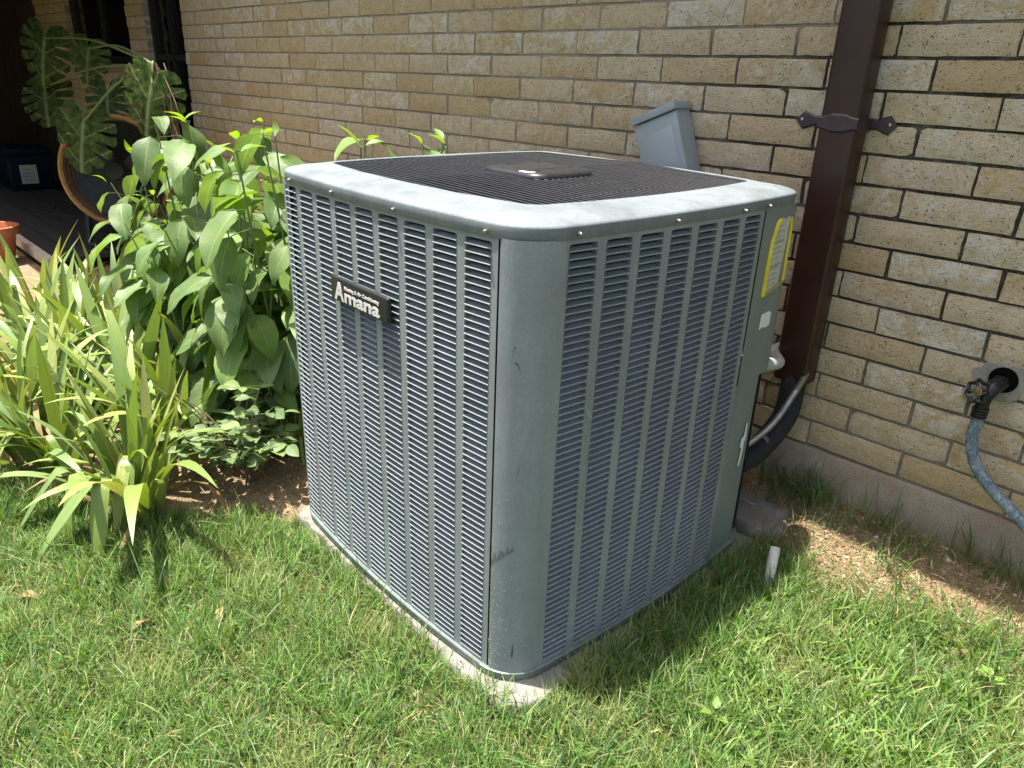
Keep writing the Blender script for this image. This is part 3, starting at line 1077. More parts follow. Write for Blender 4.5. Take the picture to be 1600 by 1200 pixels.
for k in range(3):
    o = link('fan_blade', bme, None, ac); o.location = (cx, cy, 0); o.rotation_euler = (0, 0, 0.5 + k * 2.094)

# top cover
GI = outline(-11.18, -1.48, 1.52, 11.18, 0.42, 0.4)
cover = MB()
prof = [(-0.08, HC + .0), (0.022, HC - .005), (0.032, HC + .01), (0.036, HC + .275), (0.026, HC + .312), (-0.03, HC + .348), (-0.18, HC + .392), (-0.40, HC + .43), (-0.7, HC + .462)]
vs_, fs_ = sweep(prof, OUT)
m_ = len(prof)
nO = len(OUT)
base = len(vs_)
inner = [(0.10, HC + .498), (0.0, HC + .502), (-0.03, HC + .48), (-0.03, HC + .33)]
for (p, nn) in GI:
    for (d, z) in inner:
        q = p + nn * d
        vs_.append(Vector((q.x * U, q.y * U, z * U)))
k_ = len(inner)
for i in range(nO):
    j = (i + 1) % nO
    fs_.append((i * m_ + m_ - 1, j * m_ + m_ - 1, base + j * k_, base + i * k_))
    for t in range(k_ - 1):
        fs_.append((base + i * k_ + t, base + j * k_ + t, base + j * k_ + t + 1, base + i * k_ + t + 1))
cover.add(vs_, fs_)
cov = cover.build('top_cover', M_cap, ac, 50)
# screws through the rim
sp_ = MB(); sp_.lathe([(.0044, -.001), (.0046, .0008), (.0044, .0016), (.0030, .0018), (.0032, .0052), (.0024, .0062), (.0008, .0064)], 8)
sme = sp_.mesh('screw', 40); sme.materials.append(M_screw)
for fn, ss in ((front_pt, (-10.6, -7.75, -4.6, -1.2)), (right_pt, (1.4, 4.78, 7.9, 9.32))):
    for s in ss:
        p, n_ = fn(s, .05)
        o = link('screw', sme, None, cov)
        o.location = (p.x * U, p.y * U, (HC + .11 + random.uniform(-.01, .015)) * U)
        o.rotation_euler = Vector((n_.x, n_.y, 0)).to_track_quat('Z', 'Y').to_euler()
# wire guard
guard = MB()
gx0, gx1, gy0, gy1 = -11.2 * U, -1.43 * U, 1.43 * U, 11.13 * U
gzv = (HC + .47) * U
guard.tube([(gx0, gy0, gzv - .004), (gx1, gy0, gzv - .004), (gx1, gy1, gzv - .004), (gx0, gy1, gzv - .004), (gx0, gy0, gzv - .004)], .0022, 5, False)
gd = guard.build('fan_guard', M_wire, ac, 60)
NWI = 44
cx_g = (-11.22 - 1.44) / 2 * U
gxa, gxb, gya, gyb, gbw = -11.22 * U, -1.44 * U, 1.48 * U, 11.22 * U, .42 * U
for i in range(NWI):
    y = gya - gbw + .1 * U + (gyb - gya + 2 * gbw - .2 * U) * i / (NWI - 1)
    t = (y - cy) / ((gyb - gya) / 2)
    if abs(t) <= 1: hw_ = (gxb - gxa) / 2 + gbw * (1 - t * t)
    else: hw_ = (gxb - gxa) / 2 * math.sqrt(max(0.0, 1 - (max(gya - y, y - gyb)) / gbw))
    if hw_ < .05: continue
    wv = random.uniform(-.0012, .0012)
    w_ = MB()
    w_.tube([(cx_g - hw_, y, gzv - .003), (cx_g, y + wv, gzv + .004), (cx_g + hw_, y, gzv - .003)], .0024, 6)
    w_.build('wire', M_wire, gd, 60)
for i in range(7):
    x = gx0 + (gx1 - gx0) * (i + .5) / 7
    w_ = MB(); w_.tube([(x, gy0 - .012, gzv - .008), (x, cy, gzv - .0005), (x, gy1 + .012, gzv - .008)], .0028, 6); w_.build('cross_rod', M_wire, gd, 60)
# domed plate in the middle of the guard
pm = outline(-7.35, -4.65, 4.7, 7.35, .06, .5)
pb = MB()
prof = [(-.02, HC + .50), (0.0, HC + .52), (-.02, HC + .60), (-.10, HC + .655), (-.35, HC + .70), (-.7, HC + .725)]
vs_, fs_ = sweep(prof, pm); top = [i * len(prof) + len(prof) - 1 for i in range(len(pm))]
pb.add(vs_, fs_ + [tuple(top)])
plate = pb.build('guard_plate', M_black, gd, 50)
wc = MB(); 
pts = [(-5.6, 4.80), (-5.45, 4.74), (-5.15, 4.76), (-4.98, 4.85), (-5.05, 5.0), (-5.2, 4.96), (-5.35, 5.04), (-5.5, 4.97)]
wc.add([Vector((x * U, y * U, (HC + .672 + .09 * (y - 4.8)) * U)) for x, y in pts], [tuple(range(len(pts)))]); wc.build('paint_chip', M_white, plate)


# raised name badge on the front louvers
def text_mesh(s, size, offset, shear=0.0, extrude=.0008):
    cu = bpy.data.curves.new('lettering', 'FONT')
    cu.body = s; cu.size = size; cu.offset = offset; cu.shear = shear; cu.extrude = extrude
    cu.resolution_u = 3
    ob = bpy.data.objects.new('lettering', cu)
    COL.objects.link(ob)
    dg = bpy.context.evaluated_depsgraph_get()
    me = bpy.data.meshes.new_from_object(ob.evaluated_get(dg))
    bpy.data.objects.remove(ob)
    return me


bx0, bx1, bz0, bz1 = -7.86, -4.78, 9.22, 9.95
bp, bn = front_pt((bx0 + bx1) / 2)
badge_bm = bevel_box((bx1 - bx0) * U, .011, (bz1 - bz0) * U, .0048, 3)
badge = link('name_badge', bm_mesh('name_badge', badge_bm, 40), M_black, ac)
badge.location = (bp.x * U, (bp.y) * U - .0085, (bz0 + bz1) / 2 * U)
badge.rotation_euler = (0, 0, math.atan2(bn.y, bn.x) + math.pi / 2)
bh = (bz1 - bz0) * U; bw_ = (bx1 - bx0) * U
rot = Euler((math.pi / 2, 0, 0)).to_matrix().to_4x4()
def put_text(t, size, off, x, z, width=None, shear=0.0, lift=.0058):
    me = text_mesh(t, size, off, shear)
    me.materials.clear(); me.materials.append(M_letters)
    xs = [v.co.x for v in me.vertices]
    sx = width / (max(xs) - min(xs)) if width else 1.0
    o = link('lettering', me, None, badge)
    o.matrix_local = Matrix.Translation((x - min(xs) * sx, -lift, z)) @ rot @ Matrix.Diagonal((sx, 1, 1, 1))


zb_ = -bh / 2 + .0065
put_text('A', .0530, .0017, -bw_ / 2 + .017, zb_, .040)
put_text('mana', .0385, .0011, -bw_ / 2 + .0590, zb_, .137)
put_text('Heating & Air Conditioning', .0100, .00025, -bw_ / 2 + .0590, zb_ + .0265, .136, .12)

# rating label in its peeling yellow-edged sleeve, and white residue marks
def rpatch(name, pts, mat, lift, parent, thick=.0006):
    """flat patch on the right side, pts (y, z) in courses"""
    mb_ = MB()
    vs = []
    for (y, z) in pts:
        p, n_ = right_pt(min(y, 11.0), lift)
        if y > 10.9: p = Vector((p.x - .1 * (y - 10.9), y))
        vs.append(Vector((p.x * U, p.y * U, z * U)))
    n = len(vs)
    vs2 = [v + Vector((-thick, 0, 0)) for v in vs]
    mb_.add(vs + vs2, [tuple(range(n))] + [(i, n + i, n + (i + 1) % n, (i + 1) % n) for i in range(n)])
    return mb_.build(name, mat, parent)
lab = rpatch('rating_label', [(9.92, 9.5), (11.2, 9.78), (11.12, 11.72), (10.9, 11.86), (10.7, 11.78), (10.5, 11.84), (10.2, 11.8), (9.98, 11.5)], M_paper, .03, ac)
def rstrip(pts, wd, mat, lift, name):
    mb_ = MB()
    P = []
    for (y, z) in pts:
        p, n_ = right_pt(min(y, 11.0), lift)
        if y > 10.9: p = Vector((p.x - .1 * (y - 10.9), y))
        P.append(Vector((p.x * U, p.y * U, z * U)))
    mb_.tube(P, wd, 6, True, 0.45)
    return mb_.build(name, mat, lab, 60)
rstrip([(9.9, 9.48), (9.9, 10.4), (9.95, 11.2), (10.12, 11.72), (10.3, 11.82)], .0042, M_yellow, .05, 'yellow_edge')
rstrip([(11.22, 9.78), (11.17, 10.8), (11.14, 11.5), (11.06, 11.8)], .0040, M_yellow, .05, 'yellow_edge')
rstrip([(9.88, 9.47), (10.5, 9.6), (11.25, 9.76)], .0030, M_yellow, .06, 'yellow_edge')
for z in (11.05, 10.3): rpatch('printed_band', [(9.96, z), (11.12, z + .06), (11.12, z + .14), (9.96, z + .09)], M_print, .036, lab)
for i in range(12):
    z = 9.75 + i * .165
    if abs(z - 10.35) < .1 or abs(z - 11.1) < .1: continue
    rpatch('printed_line', [(10.05, z), (10.05 + random.uniform(.5, 1.0), z + .03), (10.05 + .55, z + .055), (10.05, z + .03)], M_print, .035, lab)
rpatch('label_residue', [(10.08, 8.34), (10.35, 8.38), (10.5, 8.32), (10.82, 8.36), (10.80, 8.8), (10.6, 8.86), (10.12, 8.84), (10.1, 8.55)], M_white, .03, ac)
rpatch('label_residue', [(10.3, 3.35), (10.42, 3.3), (10.5, 3.8), (10.5, 4.2), (10.58, 4.35), (10.52, 4.9), (10.44, 4.95), (10.42, 4.45), (10.25, 4.42), (10.22, 4.1), (10.36, 4.0)], M_white, .02, ac)
# scuffs and a small dent-like rub mark on the rounded corner
def corner_patch(name, u0, pts, mat):
    mb_ = MB(); vs = []
    for (du, z) in pts:
        f_ = max(0, min(len(corner_lead) - 1.001, u0 + du)); i = int(f_); t = f_ - i
        p = corner_lead[i][0].lerp(corner_lead[i + 1][0], t); n_ = corner_lead[i][1].lerp(corner_lead[i + 1][1], t)
        q = p + n_ * .012
        vs.append(Vector((q.x * U, q.y * U, z * U)))
    mb_.add(vs, [tuple(range(len(vs)))])
    return mb_.build(name, mat, right_panel)
M_scuff = simple('dark_scuff', (0.05, 0.065, 0.065), 0.6)
for i in range(14):
    u = 1.05 + i * .42; z = 3.45 + i * .05
    h = random.uniform(.16, .46) * (1 - abs(i - 3) * .05)
    corner_patch('scuff', u, [(0, z), (.13, z + .02), (.22, z + h), (.05, z + h * .8)], M_scuff)
corner_patch('scuff', 7.2, [(0, .62), (.25, .55), (.4, .75), (.3, 1.1), (.1, .95)], M_scuff)
M_graze = simple('pale_graze', (0.30, 0.345, 0.355), 0.5)
for (u, z, du, dz, mt) in ((5.2, 9.35, 1.6, -.28, M_scuff), (5.6, 9.75, -.9, -.35, M_scuff), (2.6, 7.6, 2.0, .3, M_graze), (4.8, 5.2, .5, -1.1, M_graze), (5.2, 4.9, .4, -.8, M_scuff), (3.0, 6.4, .9, -.5, M_graze), (6.6, 6.2, .8, .5, M_scuff), (8.4, 3.0, .6, -.9, M_graze), (2.2, 10.6, 1.2, .6, M_graze), (7.0, 1.9, -.6, -.6, M_scuff)):
    n_ = 7
    top_, bot_ = [], []
    for k in range(n_):
        t = k / (n_ - 1); bow_ = .12 * math.sin(t * math.pi)
        w_ = .018 * math.sin(t * math.pi) + .003
        top_.append((du * t, z + dz * t + bow_ + w_)); bot_.append((du * t, z + dz * t + bow_ - w_))
    corner_patch('scratch', u, bot_ + top_[::-1], mt)
spk = MB()
for k in range(150):
    u = min(11.5, abs(random.gauss(1.0, 2.6)) + 1.0); z = abs(random.gauss(0, 1.6)) + .1
    i = int(u); t = u - i
    p = corner_lead[i][0].lerp(corner_lead[i + 1][0], t); n_ = corner_lead[i][1].lerp(corner_lead[i + 1][1], t)
    q = p + n_ * .01; tg = Vector((-n_.y, n_.x)); r_ = random.uniform(.004, .014)
    spk.add([Vector(((q + tg * r_ * math.cos(a_)).x * U, (q + tg * r_ * math.cos(a_)).y * U, (z + r_ * 1.3 * math.sin(a_)) * U)) for a_ in (0, 1.2, 2.3, 3.4, 4.6, 5.5)], [(0, 1, 2, 3, 4, 5)])
tag(spk.build('dust_specks', M_white, right_panel), kind='stuff')
rb = MB(); pts = OUT[13:19]; rb.add(*sweep([(0.088, 0.011), (0.102, -0.012), (0.104, -.02)], pts, False)); rb.build('rim_highlight', M_white, ac)  # white strip, lit highlight painted along the pan's rolled lip

# ================================================================== PAD AND SLABS
def slab(name, poly, z0, z1, mat, label, cat, jit=.05, bev=.012):
    """irregular cast slab: poly in layout courses"""
    c = sum((Vector((x, y, 0)) for x, y in poly), Vector()) / len(poly)
    root = W(c.x, c.y, z0)
    pts = []
    for i in range(len(poly)):
        a, b_ = Vector(poly[i]), Vector(poly[(i + 1) % len(poly)])
        m = max(1, int((b_ - a).length / .35))
        for k in range(m):
            q = a.lerp(b_, k / m)
            pts.append((q.x + random.uniform(-jit, jit), q.y + random.uniform(-jit, jit)))
    n = len(pts)
    vs, fs = [], []
    for (ins, z) in ((-.03, z0), (0.0, z0 + (z1 - z0) * .5), (0.01, z1 - .1), (.09, z1 - .015), (.22, z1)):
        for (x, y) in pts:
            d = Vector((c.x - x, c.y - y)); L_ = d.length
            q = Vector((x, y)) + d * (ins / L_)
            vs.append(W(q.x, q.y, z + random.uniform(-.008, .008)) - root)
    for k in range(4):
        for i in range(n):
            fs.append((k * n + i, k * n + (i + 1) % n, (k + 1) * n + (i + 1) % n, (k + 1) * n + i))
    fs.append(tuple(4 * n + i for i in range(n)))
    o = link(name, mesh_of(name, vs, fs, 50), mat)
    o.location = root
    tag(o, label, cat)
    return o
slab('concrete_pad', [(-12.6, 0.75), (-12.2, 0.35), (-6, .10), (-1.4, -.12), (-.3, -.16), (.22, .12), (.45, .8), (.58, 2.5), (.62, 4.7), (.5, 5.2), (-.5, 5.4), (-.45, 7.2), (.3, 7.5), (.4, 9.0), (.55, 9.3), (.6, 11.2), (.3, 12.6), (-12.6, 13.0)], -1.7, -.585, M_pad, 'pale concrete pad with broken edges under the air conditioner', 'concrete pad', .07)
slab('concrete_slab', [(-2.2, 13.2), (.1, 12.7), (.95, 12.95), (1.0, 13.6), (.45, 15.0), (-2.4, 15.1)], -1.0, -.22, M_pad, 'small concrete slab with a sunlit patch behind the air conditioner', 'concrete slab', .04)

# ================================================================== FIXTURES ON AND NEAR THE WALL
# downspout with its ornate strap
dsp = tag(empty('downspout', W(-.65, DW, 4.9)), 'dark brown square downspout held to the bricks by an ornate strap', 'downspout')
DO = W(-.65, DW, 4.9)
dx0, dx1, dy0, dy1 = -1.28, -.02, DW - 1.03, DW - .06
b = MB()
rr = .10
prof = []
for (cx_, cy_, a0) in ((dx1 - rr, dy0 + rr, -90), (dx1 - rr, dy1 - rr, 0), (dx0 + rr, dy1 - rr, 90), (dx0 + rr, dy0 + rr, 180)):
    for k in range(4):
        a = math.radians(a0 + 30 * k); prof.append((cx_ + rr * math.cos(a), cy_ + rr * math.sin(a)))
nP = len(prof)
for (za, zb, grow) in ((4.95, 19.9, 0), (19.75, 32.9, .03)):
    vs_ = []
    for z in (za, zb):
        for (x, y) in prof:
            mx, my = (dx0 + dx1) / 2, (dy0 + dy1) / 2
            vs_.append(W(mx + (x - mx) * (1 + grow), my + (y - my) * (1 + grow), z) - DO)
    b.add(vs_, [(i, (i + 1) % nP, nP + (i + 1) % nP, nP + i) for i in range(nP)])
b.build('pipe', M_brown, dsp, 50)
st = MB()
sp1 = [(-2.62, 14.21), (-2.36, 14.52), (-2.16, 14.46), (-1.95, 14.37), (-1.34, 14.40), (-1.1, 14.43), (-.88, 14.51), (-.42, 14.51), (-.2, 14.43), (.04, 14.40), (.25, 14.37), (.45, 14.46), (.64, 14.52), (.9, 14.21)]
sp2 = [(x, 28.42 - z) for x, z in sp1]
def strap_y(x):
    return DW - .06 if (x < -1.34 or x > .04) else dy0 - .06
vs_ = []
xs_ = [-2.62, -2.36, -2.16, -1.95, -1.36, -1.33, -1.1, -.88, -.42, -.2, .03, .06, .25, .45, .64, .9]
def lerp_prof(x):
    for (a, b_) in zip(sp1, sp1[1:]):
        if a[0] <= x <= b_[0]:
            t = (x - a[0]) / (b_[0] - a[0]); return a[1] + (b_[1] - a[1]) * t
    return 14.2
rowsn = 3
for x in xs_:
    zt = lerp_prof(x); zb = 28.42 - zt
    y = strap_y(x)
    for (z, dy_) in ((zt, .05), (zt - .06 * (zt > 14.25), 0), (zb + .06 * (zt > 14.25), 0), (zb, .05)):
        vs_.append(W(x, y + dy_, z) - DO)
fs_ = []
for i in range(len(xs_) - 1):
    for k in range(3):
        a = i * 4 + k; fs_.append((a, a + 1, a + 5, a + 4))
st.add(vs_, fs_)
so = st.build('strap', M_strap, dsp)
md = so.modifiers.new('thick', 'SOLIDIFY'); md.thickness = .003; md.offset = -1
for x in (-2.38, .66):
    s2 = MB(); s2.lathe([(.0045, 0), (.0045, .0012), (.003, .0026), (.0005, .003)], 10, Matrix.Translation(W(x, DW - .07, 14.22) - DO) @ Matrix.Rotation(math.pi / 2, 4, 'X')); s2.build('screw', M_screw, so, 40)

# electrical disconnect box hanging crooked
dbx = tag(empty('disconnect_box', W(-7.62, DW - .06, 12.8)), 'crooked pale grey electrical disconnect box on the brick wall', 'electrical box')
dbx.rotation_euler = (0, math.radians(-21.5), 0)
bw2, bhh, bd = .074, .13, .066
bb = bevel_box(bw2 * 2, bd, bhh * 2, .003, 2)
bmesh.ops.translate(bb, verts=bb.verts, vec=(0, -bd / 2, -.03))
link('box_body', bm_mesh('box_body', bb, 40), M_box, dbx)
cvr = bevel_box(bw2 * 2 + .006, .012, bhh * 2 - .01, .003, 2); bmesh.ops.translate(cvr, verts=cvr.verts, vec=(0, -bd - .004, -.038))
cv = link('cover', bm_mesh('cover', cvr, 40), M_box, dbx)
emb = MB(); ox = bw2 * .72; e0, e1 = -.13, .052
yv = -bd - .0102
emb.add([(-ox, yv, e0), (ox, yv, e0), (ox, yv, e1), (-ox, yv, e1), (-ox + .02, yv - .008, e0 + .03), (ox - .014, yv - .008, e0 + .03), (ox - .014, yv - .008, e1 - .014), (-ox + .02, yv - .008, e1 - .014)],
        [(0, 1, 5, 4), (1, 2, 6, 5), (2, 3, 7, 6), (3, 0, 4, 7), (4, 5, 6, 7)])
emb.build('embossed_panel', M_box, cv, 60)
hood = bevel_box(bw2 * 2 + .012, bd + .018, .022, .004, 2); bmesh.ops.translate(hood, verts=hood.verts, vec=(0, -bd / 2 - .008, bhh - .028))
link('rain_hood', bm_mesh('rain_hood', hood, 40), M_box, dbx)

# refrigerant line in black foam, flexible conduit, elbow, pvc stub
def tube_thing(name, pts, rad, mat, label, cat, n=12, seg=40, group=None, smooth=60):
    P = [W(*p) for p in spline(pts, seg)]
    root = P[0].copy()
    b_ = MB(); b_.tube([p - root for p in P], rad * U, n)
    o = b_.build(name, mat, None, smooth); o.location = root
    return tag(o, label, cat, group)
tube_thing('refrigerant_line', [(-.75, DW + .1, 5.6), (-.62, DW - .45, 5.3), (-.55, DW - .75, 4.6), (-.5, DW - 1.1, 3.5), (-.75, 13.7, 2.4), (-1.15, 12.6, 1.95), (-1.6, 11.4, 1.9)], .46, M_foam, 'thick black foam covered refrigerant line curving from under the downspout to the unit', 'pipe', 14)
tube_thing('drain_hose', [(-1.3, 11.2, 1.3), (-1.05, 12.2, 1.0), (-1.1, 12.9, .3), (-1.3, 13.3, -.3)], .22, M_foam, 'short black hose dropping to the slab behind the unit', 'hose', 10)
fc = [W(*p) for p in spline([(-.1, DW - .8, 5.4), (-.12, 14.55, 4.75), (-.35, 13.6, 3.6), (-.8, 12.4, 2.85), (-1.3, 11.3, 2.62)], 150)]
root = fc[0].copy()
b = MB(); b.tube([p - root for p in fc], [.125 * U * (1.0 if i % 2 else .82) for i in range(len(fc))], 10)
o = b.build('flexible_conduit', M_conduit, None, 70); o.location = root
tag(o, 'ribbed grey metal conduit looping from the wall into the unit', 'conduit')
tube_thing('pipe_elbow', [(-1.7, 11.4, 6.0), (-1.1, 12.4, 6.02), (-.72, 13.25, 6.02), (-.62, 13.75, 6.0), (-.9, 14.2, 5.95), (-1.4, 14.9, 5.9), (-1.5, DW - .2, 5.9)], .245, M_pvcg, 'pale grey pipe bend sticking out behind the access panel', 'pipe', 14)
P = [W(*p) for p in ((2.05, 10.4, -1.3), (1.88, 10.85, -.5), (1.62, 11.45, .22))]
b = MB(); root = P[0].copy(); d_ = (P[2] - P[0]).normalized()
b.tube([P[0] - root, P[1] - root, P[2] - root, P[2] - root - d_ * .0015, P[1] - root], [.0132, .0132, .0132, .0105, .0105], 16, False)
o = b.build('pvc_pipe', M_pvc, None, 40); o.location = root
tag(o, 'white plastic pipe stub leaning out of the shaded grass', 'pipe')

# faucet and hose
fa = tag(empty('faucet', W(5.83, DW, 6.75)), 'blackened garden faucet in a cement patched hole in the bricks', 'faucet')
FO = W(5.83, DW, 6.75)
b = MB(); b.lathe([(.0, 0), (.031, 0), (.031, .001), (.0, .001)], 26, Matrix.Translation((0.004, -.0067, .008)) @ Matrix.Rotation(math.pi / 2, 4, 'X')); b.build('hole_shade_disc', M_hole, fa)  # flat black disc, the hole's shade put into its colour
b = MB(); b.tube(spline([(.004, .03, .004), (.003, -.012, .003), (-.003, -.04, -.002), (-.008, -.056, -.016), (-.011, -.060, -.036), (-.012, -.060, -.050)], 18), [.015] * 4 + [.0175] * 6 + [.0155] * 20, 14)
b.lathe([(.019, -.006), (.021, 0), (.019, .008)], 6, Matrix.Translation((0.002, -.022, .003)) @ Matrix.Rotation(math.pi / 2, 4, 'X'))
b.build('spout', M_iron, fa, 50)
hwM = Matrix.Translation((-.022, -.088, -.008)) @ Matrix.Rotation(math.radians(74), 4, 'X') @ Matrix.Rotation(math.radians(-14), 4, 'Y')
b = MB(); b.tube([(-.003, -.045, -.004), (-.018, -.078, -.008), (-.022, -.088, -.008)], [.011, .009, .006], 10)
b.build('stem', M_brass, fa, 50)
b = MB()
vs_ = []
nn_ = 48
for k in range(nn_):
    a = 2 * math.pi * k / nn_
    r = .0245 + .0028 * math.cos(7 * a)
    for (dr, dz) in ((.004, 0), (.0, .004), (-.005, .002), (-.005, -.002), (0, -.004)):
        vs_.append(hwM @ Vector(((r + dr) * math.cos(a), (r + dr) * math.sin(a), dz)))
fs_ = [(k * 5 + j, ((k + 1) % nn_) * 5 + j, ((k + 1) % nn_) * 5 + (j + 1) % 5, k * 5 + (j + 1) % 5) for k in range(nn_) for j in range(5)]
b.add(vs_, fs_)
for k in range(4):
    a = k * math.pi / 2 + .4
    b.tube([hwM @ Vector((.006 * math.cos(a), .006 * math.sin(a), .001)), hwM @ Vector((.022 * math.cos(a), .022 * math.sin(a), 0))], .0034, 6)
hw = b.build('handwheel', M_iron, fa, 60)
b = MB(); b.lathe([(.002, .010), (.006, .0095), (.0068, .006), (.011, .0055), (.0115, -.003), (.002, -.004)], 18, hwM); b.build('handwheel_nut', M_brass, hw, 40)
b = MB()
for k in range(4):
    b.lathe([(.0150, 0), (.0176, .0012), (.0176, .0052), (.0150, .0064)], 18, Matrix.Translation((-.012 - k * .0002, -.060, -.052 - k * .0068 - .0064)))
b.build('hose_coupling', M_black, fa, 40)
tube_thing('garden_hose', [(5.67, DW - .82, 5.70), (5.66, DW - .82, 5.45), (5.66, DW - .82, 5.0), (5.8, DW - .85, 4.5), (6.15, DW - .92, 3.95), (6.75, DW - 1.0, 3.45), (7.5, DW - 1.1, 3.0), (8.6, DW - 1.35, 2.3), (9.8, DW - 1.8, 1.2), (11.4, DW - 2.9, .0), (13.5, 11.2, -.48), (17.5, 7.5, -.66), (24, 3.5, -.68), (32, -2, -.68)], .185, M_hose, 'worn blue grey garden hose hanging from the faucet', 'hose', 14, 110)

# ================================================================== PLANTS
def leaf_mesh(name, length, width, droop=0.25, fold=0.22, nu=8, nw=4, shape='ovate', wave=.02, petiole=0.0):
    """blade along +Y from the origin, upper side +Z, with UVs"""
    vs, uv, fs = [], [], []
    ph = random.uniform(0, 6)
    y, z = 0.0, 0.0
    ang0 = 0.12
    for i in range(nu + 1):
        t = i / nu
        if shape == 'ovate': w = (math.sin(math.pi * min(1, t) ** 0.72)) ** 0.85 * (1 - .12 * t)
        elif shape == 'lance': w = math.sin(math.pi * t ** 0.8)
        else: w = math.sin(math.pi * t ** .9) ** .8
        w = max(w, 0.03) * width / 2
        if i:
            a = ang0 - droop * 2.2 * t ** 1.3
            y += length / nu * math.cos(a); z += length / nu * math.sin(a)
        for j in range(nw + 1):
            s = -1 + 2 * j / nw
            vs.append((s * w, y, z + abs(s) * w * fold + wave * length * math.sin(ph + t * 9 + s * 2) * abs(s)))
            uv.append((0.5 + s / 2, t))
    for i in range(nu):
        for j in range(nw):
            a = i * (nw + 1) + j
            fs.append((a, a + 1, a + nw + 2, a + nw + 1))
    me = mesh_of(name, vs, fs, 180)
    l = me.uv_layers.new(name='UVMap')
    lu = np.array([uv[v] for p in fs for v in p], dtype=np.float32).ravel()
    l.data.foreach_set('uv', lu)
    return me


def orient(dir_, up_hint, roll=0.0):
    """rotation with local +Y along dir_ and local +Z towards up_hint"""
    y = dir_.normalized()
    z = (up_hint - y * up_hint.dot(y))
    z = z.normalized() if z.length > 1e-4 else y.orthogonal().normalized()
    x = y.cross(z)
    m = Matrix((x, y, z)).transposed()
    return (m @ Matrix.Rotation(roll, 3, 'Y')).to_4x4()


UP = Vector((0, 0, 1))
# ---- broad-leaved bushes left of the unit
bl_m = [leaf_mesh('leaf', 1.0, random.uniform(.52, .62), random.uniform(.25, .5), random.uniform(.08, .34), 8, 4, 'ovate', random.uniform(.02, .045)) for _ in range(12)]
for m_ in bl_m: m_.materials.append(M_bush)
by_m = [leaf_mesh('leaf', 1.0, random.uniform(.34, .44), random.uniform(.1, .45), .35, 6, 2, 'lance', .01) for _ in range(4)]
for m_ in by_m: m_.materials.append(M_young)
TOPX, TOPZ = [-38, -33, -28, -22, -17, -13], [9.2, 11.5, 12.9, 12.7, 12.8, 12.9]


def broad_bush(center, bases, label, cap, spread, drop=0.0):
    bush = tag(empty('broad_leaf_bush', W(*center)), label, 'bush', 'broad leaved bushes by the wall')
    BO = W(*center)
    n = 0
    cand = []
    for (bx_, by_) in bases:
        for rep_ in range(3):
            tx = min(bx_ + random.uniform(-spread, spread), -13.3); ty = by_ + random.uniform(-2.6, 2.0)
            top = np.interp(tx, TOPX, TOPZ) - (random.uniform(0, .5) if rep_ == 0 else random.uniform(.8, 5.0)) * (.6 if drop else 1) - drop
            P0 = Vector((bx_, by_, -.9)); P1 = Vector((tx, ty, top))
            mid = P0.lerp(P1, .55) + Vector((random.uniform(-.5, .5), random.uniform(-.5, .5), .5))
            pts = spline([P0, mid, P1], 14)
            sb = MB(); sb.tube([W(*p) - BO for p in pts], [.0055 * (1 - .6 * i / len(pts)) for i in range(len(pts))], 6)
            sb.build('stem', M_stem, bush, 60)
            for i in range(3, len(pts)):
                cand += [(pts, i)] * (2 if i > len(pts) - 4 else 1)
    random.shuffle(cand)
    for (pts, i) in cand:
        if n >= cap: break
        t = i / (len(pts) - 1)
        a = random.uniform(0, 2 * math.pi)
        if random.random() < .55: a = random.gauss(-math.pi / 3, .9)       # more leaves on the open, lit side
        out = Vector((math.cos(a), math.sin(a), 0))
        young = t > .93 and random.random() < .55
        p = pts[i] + out * (random.uniform(.05, .22) if young else random.uniform(.25, .95))
        p.z += random.uniform(-.1, .1) if young else random.uniform(-.3, .3)
        if p.x > -13.0 and p.y > -.5 and p.z < 13.0: continue
        if p.y > 14.0: continue
        if young:
            ln = random.uniform(.7, 1.25) * U
            d_ = (out * .7 + UP * random.uniform(.2, 1.0))
        else:
            ln = random.choice((random.uniform(1.3, 2.0), random.uniform(1.8, 2.7), random.uniform(2.0, 2.8))) * U * (0.85 + .2 * math.sin(t * 3))
            d_ = (out + UP * random.uniform(-1.6, -.1))
        if p.x + d_.x * ln / U > -12.7 and p.y > -1: d_.x = -abs(d_.x)
        nrm = (UP * 1.0 + out * random.uniform(.3, 1.4))
        o = bpy.data.objects.new('leaf', random.choice(by_m if young else bl_m))
        COL.objects.link(o); o.parent = bush
        o.matrix_local = Matrix.Translation(W(*p) - BO) @ orient(d_, nrm, random.uniform(-.4, .4)) @ Matrix.Diagonal((ln, ln, ln, 1))
        n += 1
        if random.random() < .8:
            pb_ = MB(); pb_.tube([W(*pts[i]) - BO, W(*p) - BO], .0018, 4, False); pb_.build('petiole', M_stem, bush)


broad_bush((-28, 5.0, -.8), [(-33.5, 4.6), (-31.5, 6.0), (-30, 3.6), (-28, 5.4), (-26.5, 3.4), (-25, 5.2), (-23.5, 3.2), (-22, 5.0)], 'tall broad leaved bush in front of the round fan', 275, 2.4)
broad_bush((-18, 5.0, -.8), [(-21, 3.2), (-20, 5.4), (-18.6, 3.6), (-17.4, 5.6), (-16.4, 4.0), (-15.4, 6.2), (-14.6, 4.2), (-16.2, 8.6), (-15.8, 10.0), (-16.6, 9.2), (-15.6, 10.6)], 'broad leaved bush touching the left side of the air conditioner', 290, 1.8)

broad_bush((-21, 2.0, -.8), [(-26, 2.2), (-24, 1.6), (-22, 2.2), (-20, 1.6), (-18.4, 2.2), (-16.6, 2.6)], 'low shaded broad leaved growth at the foot of the bushes', 190, 1.6, 4.2)

